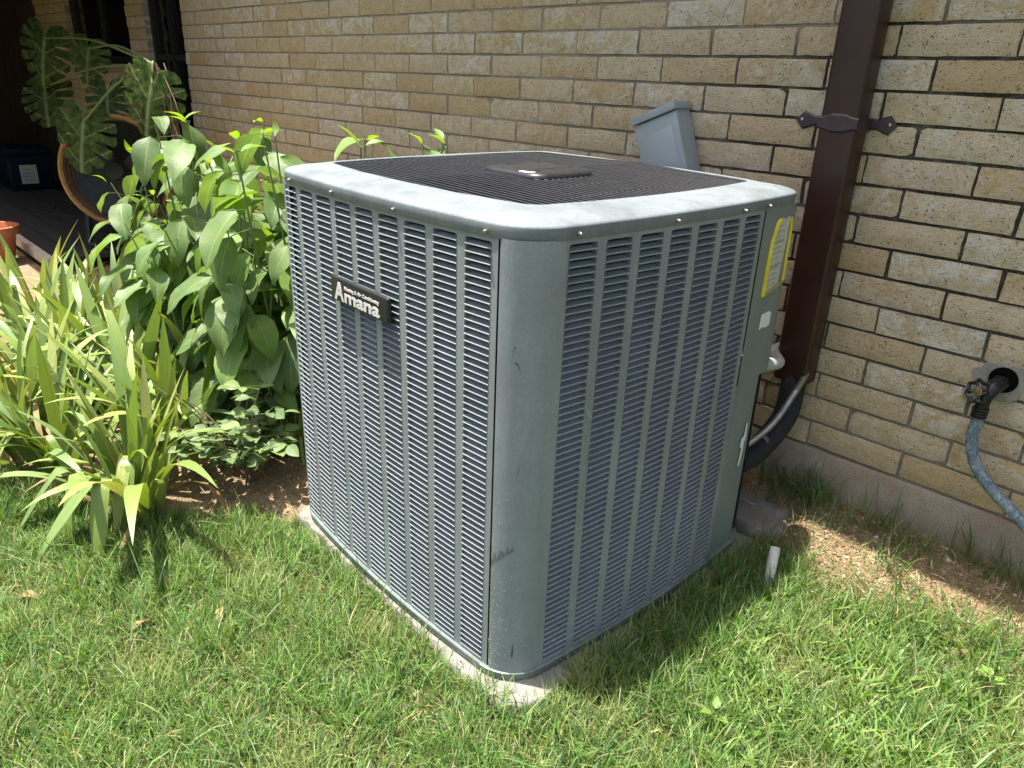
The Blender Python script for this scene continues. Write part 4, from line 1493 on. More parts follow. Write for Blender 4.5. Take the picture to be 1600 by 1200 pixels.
# ---- iris clumps
def sword(length, width, bend, nseg=9, kink=None, fold=.3):
    """sword leaf from the origin up +Z leaning to +Y, with UV v along the length"""
    vs, uv, fs = [], [], []
    y = z = 0.0
    for i in range(nseg + 1):
        t = i / nseg
        w = width / 2 * min(1.0, (1 - t) * 3.2 + .03) * (.75 + .25 * min(1, t * 4)) * (1 if t < .97 else .25)
        if i:
            a = bend * t ** 1.4
            if kink and t > kink[0]: a += kink[1] * min(1.0, (t - kink[0]) * 9)
            y += length / nseg * math.sin(a); z += length / nseg * math.cos(a)
        nrm = (math.cos(bend * t), -math.sin(bend * t))
        for s in (-1, 0, 1):
            dd = -abs(s) * w * fold
            vs.append((s * w, y - nrm[0] * dd * -1 * 0 + dd * .6, z)); uv.append((.5 + s / 2, t))
    for i in range(nseg):
        for j in range(2):
            a = i * 3 + j
            fs.append((a, a + 1, a + 4, a + 3))
    me = mesh_of('leaf', vs, fs, 180)
    l = me.uv_layers.new(name='UVMap')
    l.data.foreach_set('uv', np.array([uv[v] for p in fs for v in p], dtype=np.float32).ravel())
    return me


up_m = [sword(1.0, random.uniform(.044, .068), random.uniform(.1, .9)) for _ in range(6)]
arch_m = [sword(1.0, random.uniform(.050, .074), random.uniform(1.0, 2.0), 12) for _ in range(5)]
kink_m = [sword(1.0, random.uniform(.07, .09), random.uniform(.3, .6), 16, (random.uniform(.35, .5), random.uniform(1.6, 2.3))) for _ in range(4)]
dry_m = [sword(1.0, random.uniform(.04, .06), random.uniform(.6, 2.2), 10) for _ in range(4)]
for g_, mt in ((up_m, M_iris), (arch_m, M_iris), (kink_m, M_iris), (dry_m, M_irisdry)):
    for m_ in g_: m_.materials.append(mt)
clumps = [  # x, y, leaves, height, label
    (-17.4, -3.7, 40, 6.6, 'front iris clump with arching strap leaves folding down onto the lawn'),
    (-22.4, -5.2, 36, 6.4, 'iris clump with a broad yellowing leaf bent over at the left edge'),
    (-21.0, -1.2, 36, 7.4, 'tall upright iris clump just behind the arching front one'),
    (-26.5, -5.6, 34, 6.8, 'yellow green iris clump at the left picture edge beside the bent leaf'),
    (-26.0, -1.6, 34, 7.6, 'dense upright iris clump in the middle of the bed'),
    (-24.5, 1.6, 26, 7.6, 'iris clump with brown tipped leaves in front of the broad leaved bush'),
    (-31.0, -3.6, 32, 7.2, 'iris clump at the left picture edge halfway to the patio'),
    (-31.5, 0.2, 28, 7.4, 'iris clump in front of the tall broad leaved bush'),
    (-37.0, -2.4, 28, 7.4, 'iris clump at the left edge below the terracotta pot'),
    (-37.5, 1.4, 22, 7.0, 'iris clump just in front of the patio edge board'),
    (-44.0, -1.2, 20, 7.2, 'farthest iris clump beside the terracotta pot'),
    (-17.2, 1.9, 10, 4.2, 'sparse low iris beside the small leaved bush by the unit'),
]
for ci_, (x, y, nl, hh, lab_) in enumerate(clumps):
    r_ = tag(empty('iris_plant', W(x, y, float(gz(x, y)))), lab_, 'plant', 'iris clumps in the bed')
    RO = W(x, y, float(gz(x, y)))
    for k in range(int(nl * 1.35)):
        a = random.uniform(0, 2 * math.pi)
        rad = random.uniform(0, 1.9) * (1 if ci_ != 0 else .75)
        px_, py_ = x + rad * math.cos(a), y + rad * math.sin(a) * .9
        q = random.random()
        if q < .5: me = random.choice(up_m); ln = hh * random.uniform(.6, 1.05); tilt = random.uniform(.05, .5)
        elif q < .82: me = random.choice(arch_m); ln = hh * random.uniform(.65, 1.0); tilt = random.uniform(.1, .5)
        elif q < .87: me = random.choice(kink_m); ln = hh * random.uniform(.7, 1.0); tilt = random.uniform(.1, .4)
        else: me = random.choice(dry_m); ln = hh * random.uniform(.4, .8); tilt = random.uniform(.3, 1.2)
        az = a + random.uniform(-.9, .9)
        if ci_ == 11 and math.cos(az) > .2: az += math.pi
        o = bpy.data.objects.new('leaf', me); COL.objects.link(o); o.parent = r_
        ln *= U
        o.matrix_local = Matrix.Translation(W(px_, py_, float(gz(px_, py_)) - .1) - RO) @ Matrix.Rotation(az - math.pi / 2, 4, 'Z') @ Matrix.Rotation(-tilt, 4, 'X') @ Matrix.Rotation(random.uniform(-.9, .9), 4, 'Z') @ Matrix.Diagonal((ln, ln, ln, 1))
    if ci_ in (0, 1):     # the big bent leaves that hang to the grass in front
        spec = [(-16.9, -4.6, 6.6, -70, kink_m[0]), (-16.2, -4.3, 6.9, -45, kink_m[1]), (-17.6, -4.9, 6.2, -100, kink_m[2]), (-15.8, -3.9, 7.4, -20, arch_m[0]), (-15.6, -4.2, 7.0, -38, arch_m[1]), (-16.0, -3.6, 7.6, 4, arch_m[2])] if ci_ == 0 else [(-21.8, -5.6, 6.2, -85, kink_m[3]), (-22.6, -5.6, 5.6, -100, kink_m[0]), (-21.5, -5.3, 5.4, -60, arch_m[3])]
        for (px_, py_, ln, deg, me) in spec:
            o = bpy.data.objects.new('leaf', me); COL.objects.link(o); o.parent = r_
            ln *= U
            o.matrix_local = Matrix.Translation(W(px_, py_, -.9) - RO) @ Matrix.Rotation(math.radians(deg) - math.pi / 2, 4, 'Z') @ Matrix.Rotation(-.35, 4, 'X') @ Matrix.Diagonal((ln * 1.25, ln, ln, 1))

# ---- small-leaved rose bush between the irises and the unit
rose = tag(empty('rose_bush', W(-15.5, 0.5, -.8)), 'low bush with small rounded leaflets between the irises and the unit', 'bush')
RO = W(-15.5, 0.5, -.8)
rl_m = [leaf_mesh('leaflet', 1.0, random.uniform(.58, .7), random.uniform(.05, .25), .25, 5, 2, 'round', .01) for _ in range(4)]
for m_ in rl_m: m_.materials.append(M_rose)
cnt = 0
for k in range(20):
    a = random.uniform(0, 2 * math.pi)
    P0 = Vector((-15.8 + random.uniform(-.7, .7), .3 + random.uniform(-.6, .6), -.8))
    P1 = P0 + Vector((random.uniform(-3.4, 3.2), random.uniform(-2.8, 1.8), random.uniform(1.8, 4.8)))
    P1.x = min(P1.x, -12.9 if P1.y > -.6 else -11.5)
    pts = spline([P0, P0.lerp(P1, .5) + Vector((0, 0, .7)), P1], 10)
    sb = MB(); sb.tube([W(*p) - RO for p in pts], [.0032 * (1 - .6 * i / len(pts)) for i in range(len(pts))], 5); sb.build('stem', M_twig, rose, 60)
    for i in range(3, len(pts)):
        if cnt > 285: break
        a = random.uniform(0, 6.28)
        d_ = Vector((math.cos(a), math.sin(a), random.uniform(-.2, .3))).normalized()
        if pts[i].x > -13.6 and d_.x > 0: d_.x = -d_.x
        side = d_.cross(UP).normalized()
        ln = random.uniform(.9, 1.3)
        base_ = pts[i]
        pb_ = MB(); pb_.tube([W(*base_) - RO, W(*(base_ + d_ * ln)) - RO], .0011, 4, False); pb_.build('leaf_stalk', M_stem, rose)
        for (f_, sgn) in ((.45, 1), (.45, -1), (.75, 1), (.75, -1), (1.0, 0)):
            if f_ == .45 and random.random() < .35: continue
            p = base_ + d_ * (ln * f_)
            dd = (side * sgn + d_ * .5) if sgn else d_
            s_l = random.uniform(.5, .72) * U * (1.15 if not sgn else 1)
            o = bpy.data.objects.new('leaflet', random.choice(rl_m)); COL.objects.link(o); o.parent = rose
            o.matrix_local = Matrix.Translation(W(*p) - RO) @ orient(dd, UP + Vector((random.uniform(-.8, .8), random.uniform(-1.0, .5), 0)), random.uniform(-.3, .3)) @ Matrix.Diagonal((s_l, s_l, s_l, 1))
            cnt += 1

# ---- leafy trees in the yard to the left of the picture (the patio window faces them)
M_treeleaf = mat_leaf('tree_leaf', None, 0.5, 0.25, False, 'Col')
def yard_tree(x, y, zb, zt, rad, label):
    r_ = tag(empty('yard_tree', W(x, y, -.9)), label, 'tree', 'trees in the yard')
    t_ = MB(); t_.tube([Vector((0, 0, -.05)), Vector((.03, .02, (zb + 1) * U)), Vector((.0, .05, (zb * .5 + zt * .5) * U))], [.09, .075, .04], 10); t_.build('trunk', M_twig, r_, 60)
    n = 5200
    d = rng.normal(size=(n, 3)); d /= np.linalg.norm(d, axis=1)[:, None]
    rr_ = rng.uniform(.35, 1, n) ** .5 * (1 + .18 * np.sin(d[:, 0] * 7) * np.sin(d[:, 2] * 6 + d[:, 1] * 5))
    c = np.array([0, 0, (zb + zt) / 2 + 1]) * U
    P = c + d * rr_[:, None] * np.array([rad, rad, (zt - zb) / 2]) * U
    a = rng.normal(size=(n, 3)); a /= np.linalg.norm(a, axis=1)[:, None]
    b_ = np.cross(a, rng.normal(size=(n, 3))); b_ /= np.linalg.norm(b_, axis=1)[:, None]
    s1 = rng.uniform(.05, .09, n)[:, None]; s2 = s1 * .5
    V = np.stack([P - a * s1, P + b_ * s2, P + a * s1, P - b_ * s2], 1).reshape(-1, 3)
    me = bpy.data.meshes.new('crown'); me.from_pydata(V.tolist(), [], np.arange(4 * n).reshape(-1, 4).tolist())
    cc = np.repeat(colmix(n, [(.05, .10, .025), (.07, .13, .03)], [1, 1]), 4, 0)
    me.attributes.new('Col', 'FLOAT_COLOR', 'POINT').data.foreach_set('color', np.concatenate([cc, np.ones((4 * n, 1))], 1).astype(np.float32).ravel())
    link('crown', me, M_treeleaf, r_)
def colmix(n, cols, wts):
    cols = np.array(cols)
    k = rng.choice(len(cols), n, p=np.array(wts) / sum(wts))
    c = cols[k] * rng.uniform(.75, 1.25, (n, 1))
    return np.clip(c * rng.uniform(.92, 1.08, (n, 3)), 0, 1)
yard_tree(-64, -34, 4, 52, 19, 'leafy yard tree nearest the bed, left of the picture')
yard_tree(-92, -28, 3, 56, 20, 'leafy yard tree opposite the patio window')
yard_tree(-122, -22, 3, 50, 20, 'leafy yard tree at the far end of the patio')

# ---- patio: split-leaf plant, drum fan, cooler, cable, pot
def split_leaf(size):
    vs, uv, fs = [], [], []
    def add(pl):
        n = len(vs)
        vs.extend(pl); uv.extend([(.5 + p[0] / size * .5, .5 + p[1] / size * .5) for p in pl])
        return n
    zc = lambda x, y: -.10 * (x * x + y * y) / size - .04 * abs(x)
    S = size
    L = lambda x, y: (x * S, y * S, zc(x * S, y * S))
    for sg in (-1, 1):
        rim = [(.10, .30), (.40, .36), (.66, .20), (.76, -.08), (.72, -.36), (.58, -.64), (.34, -.88), (0, -1.04)]
        mid = [(0, .0), (0, .0), (0, -.05), (0, -.14), (0, -.28), (0, -.46), (0, -.68), (0, -.92)]
        cut = [.9, .92, .50, .34, .30, .32, .45, .9]          # how far out the web reaches before the slit begins
        ins = [Vector(m_).lerp(Vector(r_), c_) for m_, r_, c_ in zip(mid, rim, cut)]
        for k in range(7):
            a, b_ = ins[k], ins[k + 1]; c, d_ = mid[k], mid[k + 1]
            n = add([L(sg * c[0], c[1]), L(sg * a[0], a[1]), L(sg * b_[0], b_[1]), L(sg * d_[0], d_[1])])
            fs.append((n, n + 1, n + 2, n + 3) if sg > 0 else (n + 3, n + 2, n + 1, n))
            c1, d1 = Vector(rim[k]), Vector(rim[k + 1])
            g0, g1 = (.13 if cut[k] < .8 else 0), (.16 if cut[k + 1] < .8 else 0)
            c2, d2 = c1.lerp(d1, g0), d1.lerp(c1, g1)
            m1, m2 = a.lerp(c2, .5) + (d1 - c1) * g0 * .3, b_.lerp(d2, .5) - (d1 - c1) * g1 * .3
            bul = (c2.lerp(d2, .5)) * 1.06
            n = add([L(sg * p.x, p.y) for p in (a, m1, c2, c2.lerp(bul, .6), bul, d2.lerp(bul, .6), d2, m2, b_)])
            f1, f2 = (n, n + 1, n + 7, n + 8), (n + 1, n + 2, n + 3, n + 4, n + 5, n + 6, n + 7)
            fs += [f1, f2] if sg > 0 else [f1[::-1], f2[::-1]]
    me = mesh_of('leaf', vs, fs, 180)
    l = me.uv_layers.new(name='UVMap')
    l.data.foreach_set('uv', np.array([uv[v] for p in fs for v in p], dtype=np.float32).ravel())
    me.materials.append(M_mons)
    return me


mons = tag(empty('split_leaf_plant', W(-50, 10, .5)), 'large split leaf houseplant with long stems in the patio shade', 'plant')
MO = W(-50, 10, .5)
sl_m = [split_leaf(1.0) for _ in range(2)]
crown = Vector((-48.6, 10.0, 15.2))
leaves = [  # x, z at y, size, tip direction (x, z)
    (-75.5, 9.8, 16.6, 4.2, (-.12, -1)), (-78.0, 9.6, 12.2, 3.7, (.45, -1)), (-54.6, 6.4, 10.5, 3.7, (-.1, -1)),
    (-47.6, 9.4, 13.5, 3.7, (-.25, -1)), (-62.0, 10.6, 12.6, 3.0, (.25, -1)), (-66.0, 10.8, 15.9, 2.9, (-.1, -1))]
for (x, y, z, s, (tx_, tz_)) in leaves:
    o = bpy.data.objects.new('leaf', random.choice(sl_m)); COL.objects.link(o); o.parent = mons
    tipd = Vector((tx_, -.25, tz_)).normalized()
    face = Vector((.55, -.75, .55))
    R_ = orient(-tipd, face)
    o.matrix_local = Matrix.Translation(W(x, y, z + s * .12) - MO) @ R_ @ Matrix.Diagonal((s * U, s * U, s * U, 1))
    top = Vector((x, y, z + s * .12))
    sb = MB(); sb.tube([W(*p) - MO for p in spline([crown, crown.lerp(top, .5) + Vector((0, .1, .7)), top], 14)], .0065, 7); sb.build('stem', M_stem, mons, 60)
sb = MB(); sb.tube([W(*p) - MO for p in spline([(-47.0, 10.6, -.4), (-46.6, 10.6, 6), (-47.2, 10.4, 11.5), crown], 18)], [.022, .02, .018, .014] + [.02] * 40, 8); sb.build('trunk', M_twig, mons, 60)
for k in range(14):
    p = crown + Vector((random.uniform(-.5, 2.0), random.uniform(-.4, .4), random.uniform(-1.4, .2)))
    q = p + Vector((random.uniform(-1.2, 1.8), random.uniform(-.4, .4), random.uniform(-5.5, -1.5)))
    sb = MB(); sb.tube([W(*v) - MO for v in spline([p, p.lerp(q, .5) + Vector((random.uniform(-.5, .5), 0, 0)), q], 8)], .0032, 5); sb.build('air_root', M_twig, mons, 60)

fanp = Vector((-57.5, 9.2, 6.9))
fn_ = tag(empty('drum_fan', W(*fanp)), 'round floor fan with tan rim and black wire guard on the patio', 'fan')
fd = Vector((.80, -.58, .12)).normalized()
fn_.rotation_euler = fd.to_track_quat('Z', 'Y').to_euler()
R0 = 4.35 * U
b = MB(); b.lathe([(R0 * .93, -.10), (R0, -.10), (R0 * 1.02, -.02), (R0 * 1.02, .05), (R0 * .97, .065), (R0 * .93, .05), (R0 * .93, -.10)], 48, None, False); b.build('rim', M_tan, fn_, 40)
b = MB()
for k in range(1, 13):
    r = R0 * .93 * k / 13 + .01
    b.tube([(r * math.cos(a), r * math.sin(a), .055 + .03 * (1 - (r / R0) ** 2)) for a in np.linspace(0, 2 * math.pi, 37)], .0021, 4, False)
for k in range(24):
    a = k * math.pi / 12
    b.tube([(.04 * math.cos(a), .04 * math.sin(a), .087), (R0 * .95 * math.cos(a + .25), R0 * .95 * math.sin(a + .25), .055)], .0019, 4, False)
b.build('wire_guard', M_wire, fn_)
b = MB(); b.lathe([(.001, .09), (.05, .088), (.06, .07), (.06, -.08), (.001, -.08)], 20); b.build('hub', M_black, fn_, 40)
b = MB(); b.lathe([(.001, -.13), (R0 * .6, -.13), (R0 * .96, -.10), (R0 * .96, -.098), (R0 * .6, -.126), (.001, -.126)], 36); b.build('dark_back_disc', M_black, fn_, 40)  # black disc added behind the blades to darken the fan's centre
fb = MB()
vs_ = []
for i in range(6):
    for j in range(5):
        r = .05 + (R0 * .86 - .05) * i / 5; a = -.5 + 1.0 * j / 4
        vs_.append((r * math.cos(a), r * math.sin(a), .05 * (j / 4 - .5)))
fb.add(vs_, [(i * 5 + j, (i + 1) * 5 + j, (i + 1) * 5 + j + 1, i * 5 + j + 1) for i in range(5) for j in range(4)])
fbm = fb.mesh('blade', 180); fbm.materials.append(M_fanblade2)
for k in range(3):
    o = link('blade', fbm, None, fn_); o.rotation_euler = (0, 0, k * 2.094 + .4)
stand = tag(empty('fan_stand', W(-61, 9.0, .5)), 'black curved tube stand carrying the round patio fan', 'fan stand')
SO = W(-61, 9.0, .5)
for pts in ([(-60.6, 7.6, 7.2), (-61.0, 7.3, 4.0), (-60.6, 6.9, 1.2), (-59.6, 6.8, .6), (-57.6, 7.6, .62), (-54.6, 8.6, .62)], [(-54.4, 10.8, 7.2), (-54.2, 11.0, 4.0), (-54.4, 11.0, 1.2), (-55.2, 10.9, .62), (-57.8, 10.0, .62), (-60.4, 9.4, .62)]):
    b = MB(); b.tube([W(*p) - SO for p in spline(pts, 30)], .017, 8); b.build('leg', M_black, stand, 60)

col_ = tag(empty('cooler', W(-98.5, 10.6, .5)), 'dark blue cooler box with pale label at the back of the patio', 'cooler')
cb = bevel_box(.42, .34, .30, .02, 3); bmesh.ops.translate(cb, verts=cb.verts, vec=(0, 0, .15)); link('body', bm_mesh('body', cb, 40), M_blue, col_)
cb = bevel_box(.44, .36, .06, .015, 2); bmesh.ops.translate(cb, verts=cb.verts, vec=(0, 0, .33)); link('lid', bm_mesh('lid', cb, 40), M_blue, col_)
b = MB(); b.box(.2103, .2125, -.09, .04, .06, .22); lb_ = b.build('label_sticker', M_paper, col_)
for k in range(4):
    b = MB(); b.box(.2126, .2132, -.07, .02 - .02 * (k % 2), .085 + k * .03, .095 + k * .03); b.build('printed_line', M_print, lb_)
tube_thing('power_cable', [(-98, 9.5, .56), (-90, 8.6, .56), (-84, 9.6, .56), (-78, 8.4, .56), (-72, 9.6, .56), (-66, 8.8, .56), (-62, 9.4, .56)], .12, M_rubber, 'black power cable lying across the patio floor', 'cable', 6, 40)
tube_thing('power_cable', [(-92, 5.9, .56), (-85, 6.0, .56), (-79, 7.4, .56), (-75, 9.4, .56), (-73, 11.6, .56)], .12, M_rubber, 'black cord crossing the other one on the patio floor', 'cable', 6, 30)
pot = tag(empty('flower_pot', W(-63.0, .2, -1.0)), 'terracotta flower pot below the patio edge board at the left', 'pot')
b = MB(); b.lathe([(.09, 0), (.13, .20), (.15, .20), (.155, .25), (.13, .25), (.12, .21), (.001, .20)], 24); b.build('bowl', M_terra, pot, 40)


# ================================================================== GRASS, STRAW, WEEDS
def ribbons(name, x, y, length, width, az, lean, bend, color, mat, label, zoff=0.0, parent=None):
    """thousands of curved blades as one mesh; all arrays of length n, in metres except x, y (courses)"""
    n = len(x)
    bz = (gz(x, y) + 1.0) * U + zoff
    base = np.stack([x * U, y * U, bz], -1)
    dirh = np.stack([np.cos(az), np.sin(az), np.zeros(n)], -1)
    perp = np.stack([-np.sin(az), np.cos(az), np.zeros(n)], -1)
    twist = rng.uniform(-.8, .8, n)
    perp = perp * np.cos(twist)[:, None] + dirh * np.sin(twist)[:, None]
    V = np.zeros((n, 7, 3))
    p = base.copy()
    ts = (0, .38, .72, 1.0)
    ws = (.8, 1.0, .7)
    for k in range(4):
        if k:
            a = lean + bend * ((ts[k] + ts[k - 1]) / 2)
            st = length * (ts[k] - ts[k - 1])
            p = p + dirh * (np.sin(a) * st)[:, None] + np.array([0, 0, 1.0]) * (np.cos(a) * st)[:, None]
        if k < 3:
            w = (width * ws[k] / 2)[:, None]
            V[:, 2 * k] = p - perp * w
            V[:, 2 * k + 1] = p + perp * w
        else:
            V[:, 6] = p
    tpl = np.array([0, 1, 3, 2, 2, 3, 5, 4, 4, 5, 6])
    loops = (np.arange(n)[:, None] * 7 + tpl[None]).ravel().astype(np.int32)
    tot = np.tile(np.array([4, 4, 3], np.int32), n)
    start = np.concatenate([[0], np.cumsum(tot)[:-1]]).astype(np.int32)
    me = bpy.data.meshes.new(name)
    me.vertices.add(n * 7); me.vertices.foreach_set('co', V.astype(np.float32).ravel())
    me.loops.add(len(loops)); me.loops.foreach_set('vertex_index', loops)
    me.polygons.add(len(tot)); me.polygons.foreach_set('loop_start', start); me.polygons.foreach_set('loop_total', tot)
    me.update(calc_edges=True)
    me.polygons.foreach_set('use_smooth', np.ones(len(tot), dtype=bool))
    at = me.attributes.new('Col', 'FLOAT_COLOR', 'POINT')
    c = np.repeat(np.concatenate([color, np.ones((n, 1))], 1)[:, None], 7, 1)
    at.data.foreach_set('color', c.astype(np.float32).ravel())
    o = link(name, me, mat)
    return tag(o, label, None, None, 'stuff')


def on_pad(x, y):
    return (x > -12.6) & (x < .30 - .25 * (y < .6)) & (y > .20 - .012 * (x + 6) * (x > -6) + .02 * -(x + 6) * (x < -6)) & (y < 12.9) & ~((x > -.35) & (y > 5.4) & (y < 7.4))


def on_slab(x, y):
    return (x > -2.5) & (x < 1.05) & (y > 12.7) & (y < 15.4)


def colmix(n, cols, wts):
    cols = np.array(cols)
    k = rng.choice(len(cols), n, p=np.array(wts) / sum(wts))
    c = cols[k] * rng.uniform(.75, 1.25, (n, 1))
    return np.clip(c * rng.uniform(.92, 1.08, (n, 3)), 0, 1)


GREENS = [(0.095, 0.195, 0.04), (0.135, 0.245, 0.05), (0.085, 0.175, 0.06), (0.18, 0.295, 0.075), (0.26, 0.32, 0.11), (0.42, 0.38, 0.20)]


def lawn_density(x, y):
    d = np.ones(len(x))
    d *= ~in_bed(x, y)
    d *= ~on_pad(x, y)
    d *= ~on_slab(x, y)
    d *= (y < DW - .25)
    wall = smooth(11.4, 13.8, y - .12 * (x - 4) + .8 * wob(x, y, .9))          # thins out to bare dirt near the wall
    d *= 1 - .93 * wall * (x > -13)
    patch = .5 + .5 * wob(x, y, .8, 7)
    d *= .62 + .38 * smooth(.22, .6, patch)
    return d


def lawn():
    n = 540000
    x = rng.uniform(-33, 20, n); y = rng.uniform(-16, DW - .2, n)
    keep = rng.uniform(0, 1, n) < lawn_density(x, y)
    u_, v_ = [], []
    P = np.stack([x, y, np.full(n, -.7)], -1) - CAM
    c = P @ RC.T
    uu = 800 + FPX * c[:, 0] / np.maximum(c[:, 2], .1); vv = 600 + FPX * c[:, 1] / np.maximum(c[:, 2], .1)
    keep &= (c[:, 2] > 3) & (uu > -700) & (uu < 2500) & (vv < 1600)
    x, y = x[keep], y[keep]; n = len(x)
    tuft = .5 + .5 * wob(x, y, 1.5, 3)
    shade = smooth(0.2, 3, y) * (x > 0.3) * (x < 2.8)
    ln = rng.gamma(5, .0078, n) * (.5 + 1.05 * tuft) * (1 + .5 * shade)
    ln = np.clip(ln, .014, .095)
    wd = rng.uniform(.0011, .0029, n)
    az = rng.uniform(0, 2 * np.pi, n)
    lean = np.abs(rng.normal(.28, .28, n)); bend = np.abs(rng.normal(.7, .55, n))
    col = colmix(n, GREENS, [4, 5, 3.5, 4.5, 3.0, 1.4])
    yel = smooth(.55, .95, .5 + .5 * wob(x, y, .7, 12))[:, None] * (.28 + .30 * smooth(1, 4, x))[:, None]
    col = col * (1 - yel) + np.array([.36, .34, .15]) * yel
    ribbons('lawn_grass', x, y, ln, wd, az, lean, bend, col, M_grass, 'green lawn grass in front of the air conditioner', -.004)
    # longer single blades standing out of the lawn
    m = 2600
    x = rng.uniform(-24, 13, m); y = rng.uniform(-14, 12.5, m)
    k = (rng.uniform(0, 1, m) < lawn_density(x, y)); x, y = x[k], y[k]; m = len(x)
    ribbons('tall_grass', x, y, rng.uniform(.05, .125, m), rng.uniform(.0025, .0045, m), rng.uniform(0, 6.28, m), np.abs(rng.normal(.3, .25, m)), np.abs(rng.normal(.7, .5, m)),
            colmix(m, [(0.12, .21, .05), (.15, .25, .09), (.18, .26, .12)], [1, 1, 1]), M_grass, 'longer single grass blades standing out of the lawn', -.004)


def coarse():
    n = 5200
    x = rng.normal(5.5, 2.8, n); y = rng.normal(8.0, 3.0, n)
    tuft = .5 + .5 * wob(x, y, 1.3, 21)
    k = (rng.uniform(0, 1, n) < lawn_density(x, y) * smooth(.35, .7, tuft)) & (x > 2.2) & (y < 13.6) & (y < x * 1.2 + 6.5)
    x, y = x[k], y[k]; n = len(x)
    ribbons('coarse_grass', x, y, rng.uniform(.045, .095, n), rng.uniform(.0035, .0062, n), rng.uniform(0, 6.28, n), np.abs(rng.normal(.45, .3, n)), np.abs(rng.normal(.8, .45, n)),
            colmix(n, [(.17, .28, .06), (.21, .33, .08), (.14, .24, .06), (.30, .36, .13)], [3, 3, 2, 1]), M_grass, 'coarse wide bladed light green grass on the right', -.004)


def straw():
    # thatch under the lawn, loose dead stems on the bed, dirt strip and beside the pad
    n = 90000
    x = rng.uniform(-30, 14, n); y = rng.uniform(-15, DW - .2, n)
    bed = in_bed(x, y); strip_ = (y > 10.8) & (x > -12) & ~on_slab(x, y)
    side = (x > -.5) & (x < 1.6) & (y > 5.0) & (y < 8.0)
    d = np.where(bed, .42, .10); d = np.where(strip_, .8, d); d = np.where(side, .9, d)
    d = np.where(on_pad(x, y), np.where(rng.uniform(0, 1, n) < .02, .2, 0), d)
    k = rng.uniform(0, 1, n) < d
    P = np.stack([x, y, np.full(n, -.7)], -1) - CAM
    c = P @ RC.T
    uu = 800 + FPX * c[:, 0] / np.maximum(c[:, 2], .1); vv = 600 + FPX * c[:, 1] / np.maximum(c[:, 2], .1)
    k &= (c[:, 2] > 3) & (uu > -300) & (uu < 1900) & (vv < 1450)
    x, y = x[k], y[k]; n = len(x)
    ribbons('dead_grass', x, y, rng.uniform(.008, .042, n), rng.uniform(.0008, .0020, n), rng.uniform(0, 6.28, n), rng.uniform(1.0, 1.62, n), rng.normal(.1, .35, n),
            colmix(n, [(.50, .39, .22), (.42, .31, .17), (.56, .46, .29), (.30, .20, .11), (.20, .13, .08)], [4, 4, 3, 2, 1]), M_straw, 'dry straw coloured dead grass lying on the soil', .0015)


def weeds():
    xs, ys = [], []
    for (cx_, cy_, n, s) in ((-.5, 15.2, 70, .5), (.2, 15.4, 60, .35), (.9, 15.3, 55, .4), (1.5, 15.1, 30, .3), (3.4, 14.9, 22, .3), (4.0, 15.2, 24, .25), (5.2, 14.9, 34, .4), (6.4, 15.4, 24, .3), (7.4, 15.3, 40, .4), (4.9, 13.6, 34, .35), (8.6, 15.2, 30, .3), (2.6, 14.4, 12, .3), (1.2, 12.2, 26, .3), (1.0, 9.2, 40, .4), (1.0, 11.0, 40, .35)):
        xs.append(rng.normal(cx_, s, n)); ys.append(np.minimum(rng.normal(cy_, s * .6, n), DW - .3))
    x = np.concatenate(xs); y = np.concatenate(ys); n = len(x)
    ribbons('wild_grass', x, y, rng.uniform(.04, .16, n), rng.uniform(.002, .0042, n), rng.uniform(0, 6.28, n), np.abs(rng.normal(.3, .25, n)), np.abs(rng.normal(.6, .5, n)),
            colmix(n, [(.09, .16, .04), (.12, .19, .06), (.2, .2, .09)], [3, 2, 1]), M_grass, 'wild grass tufts growing along the foundation', -.004)


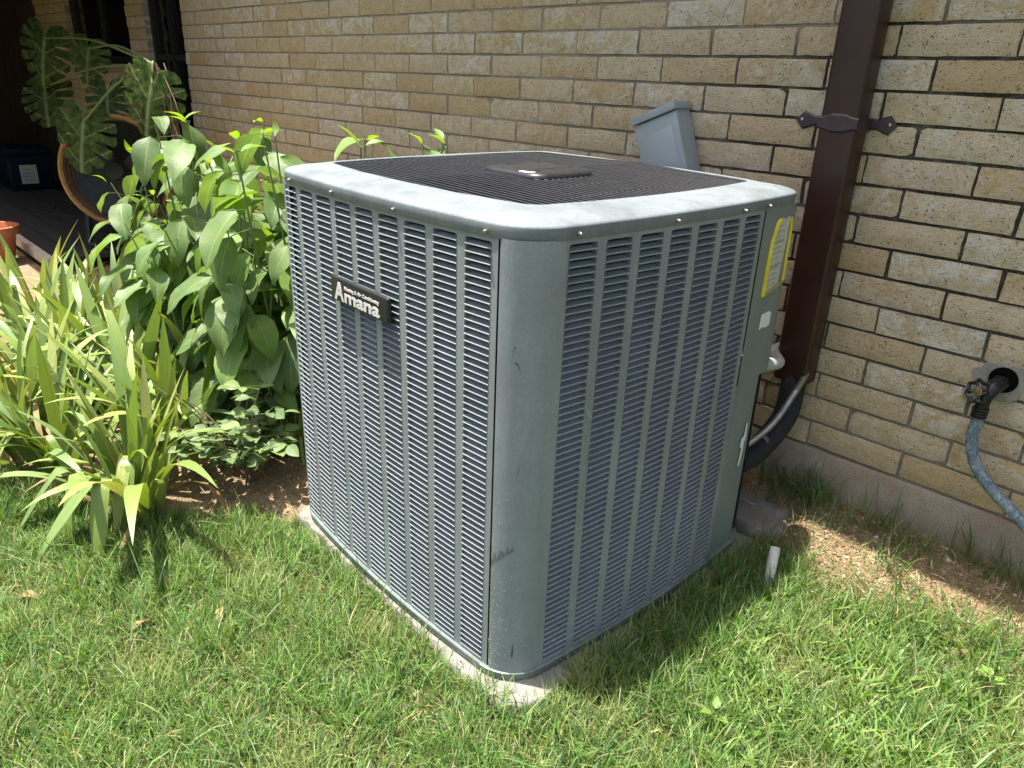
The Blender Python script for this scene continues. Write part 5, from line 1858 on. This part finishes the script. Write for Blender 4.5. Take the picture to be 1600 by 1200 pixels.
def grit():
    mb_v, mb_f = [], []
    k = 0
    tries = 0
    while k < 2600 and tries < 30000:
        tries += 1
        if random.random() < .5: x, y = random.uniform(.9, 11), random.uniform(11.5, DW - .3)
        else: x, y = random.uniform(-24, -12.3), random.uniform(-4, 6)
        if y < 8 and not bool(in_bed(x, y)): continue
        r_ = random.choice((.0016, .0022, .003, .0045, .007)) * random.uniform(.7, 1.3)
        c_ = W(x, y, float(gz(x, y))) + Vector((0, 0, r_ * .3))
        o_ = [Vector((random.uniform(.6, 1.2) * sx, random.uniform(.6, 1.2) * sy, random.uniform(.4, .9) * sz)) * r_ for sx, sy, sz in ((1, 0, 0), (-1, 0, 0), (0, 1, 0), (0, -1, 0), (0, 0, 1), (0, 0, -1))]
        n = len(mb_v)
        mb_v += [c_ + q for q in o_]
        mb_f += [(n + a, n + b_, n + c2) for a, b_, c2 in ((0, 2, 4), (2, 1, 4), (1, 3, 4), (3, 0, 4), (2, 0, 5), (1, 2, 5), (3, 1, 5), (0, 3, 5))]
        k += 1
    m_, nt, p, out = new_mat('soil_clods')
    g = nt.nodes.new('ShaderNodeNewGeometry')
    nt.links.new(ramp(nt, g.outputs['Random Per Island'], [(0.0, (0.16, 0.105, 0.06)), (0.5, (0.33, 0.235, 0.14)), (0.85, (0.42, 0.34, 0.24)), (1.0, (0.5, 0.47, 0.42))]), p.inputs['Base Color'])
    p.inputs['Roughness'].default_value = .95
    o = link('soil_crumbs', mesh_of('soil_crumbs', mb_v, mb_f), m_)
    tag(o, 'small soil crumbs and grit on the bare ground', None, None, 'stuff')


lawn()
coarse()
grit()
straw()
weeds()

# seedlings and fallen leaves
dl_m = leaf_mesh('fallen_leaf', 1.0, .35, .5, .5, 6, 2, 'lance', .03); dl_m.materials.append(M_irisdry)
for (x, y, s, a, lab_) in ((-9.6, -6.5, .9, .4, 'curled tan fallen leaf lying low on the left lawn'), (-13.0, -8.2, 1.1, 2.2, 'long dry fallen leaf on the lawn near the left edge'), (-8.9, -4.0, .7, 4.0, 'small dry fallen leaf in the middle of the left lawn'), (-11.2, -4.9, .6, 1.0, 'crumpled dry fallen leaf near the iris leaf tips')):
    o = link('fallen_leaf', dl_m); o.location = W(x, y, -.62); o.rotation_euler = (.1, random.uniform(-.6, .6), a); o.scale = [s * U] * 3
    tag(o, lab_, 'leaf', 'fallen leaves on the lawn')
sd_m = leaf_mesh('leaf', 1.0, .62, .2, .15, 6, 2, 'ovate', .01); sd_m.materials.append(M_young)
for (x, y, k, s, lab_) in ((4.05, 3.9, 3, .38, 'pale broad leaved seedling standing in the right lawn'), (8.7, 11.0, 7, .30, 'bright green leafy weed at the right edge by the bare strip')):
    r_ = tag(empty('weed', W(x, y, -.95)), lab_, 'weed')
    for i in range(k):
        a = i * 6.283 / k + random.uniform(-.3, .3)
        o = bpy.data.objects.new('leaf', sd_m); COL.objects.link(o); o.parent = r_
        d_ = Vector((math.cos(a), math.sin(a), .5))
        o.matrix_local = Matrix.Translation(d_ * .01 + Vector((0, 0, .035 + .004 * i))) @ orient(d_, UP) @ Matrix.Diagonal((s * U, s * U, s * U, 1))
    sb = MB(); sb.tube([(0, 0, 0), (0, 0, .045)], .0015, 5); sb.build('stem', M_stem, r_)
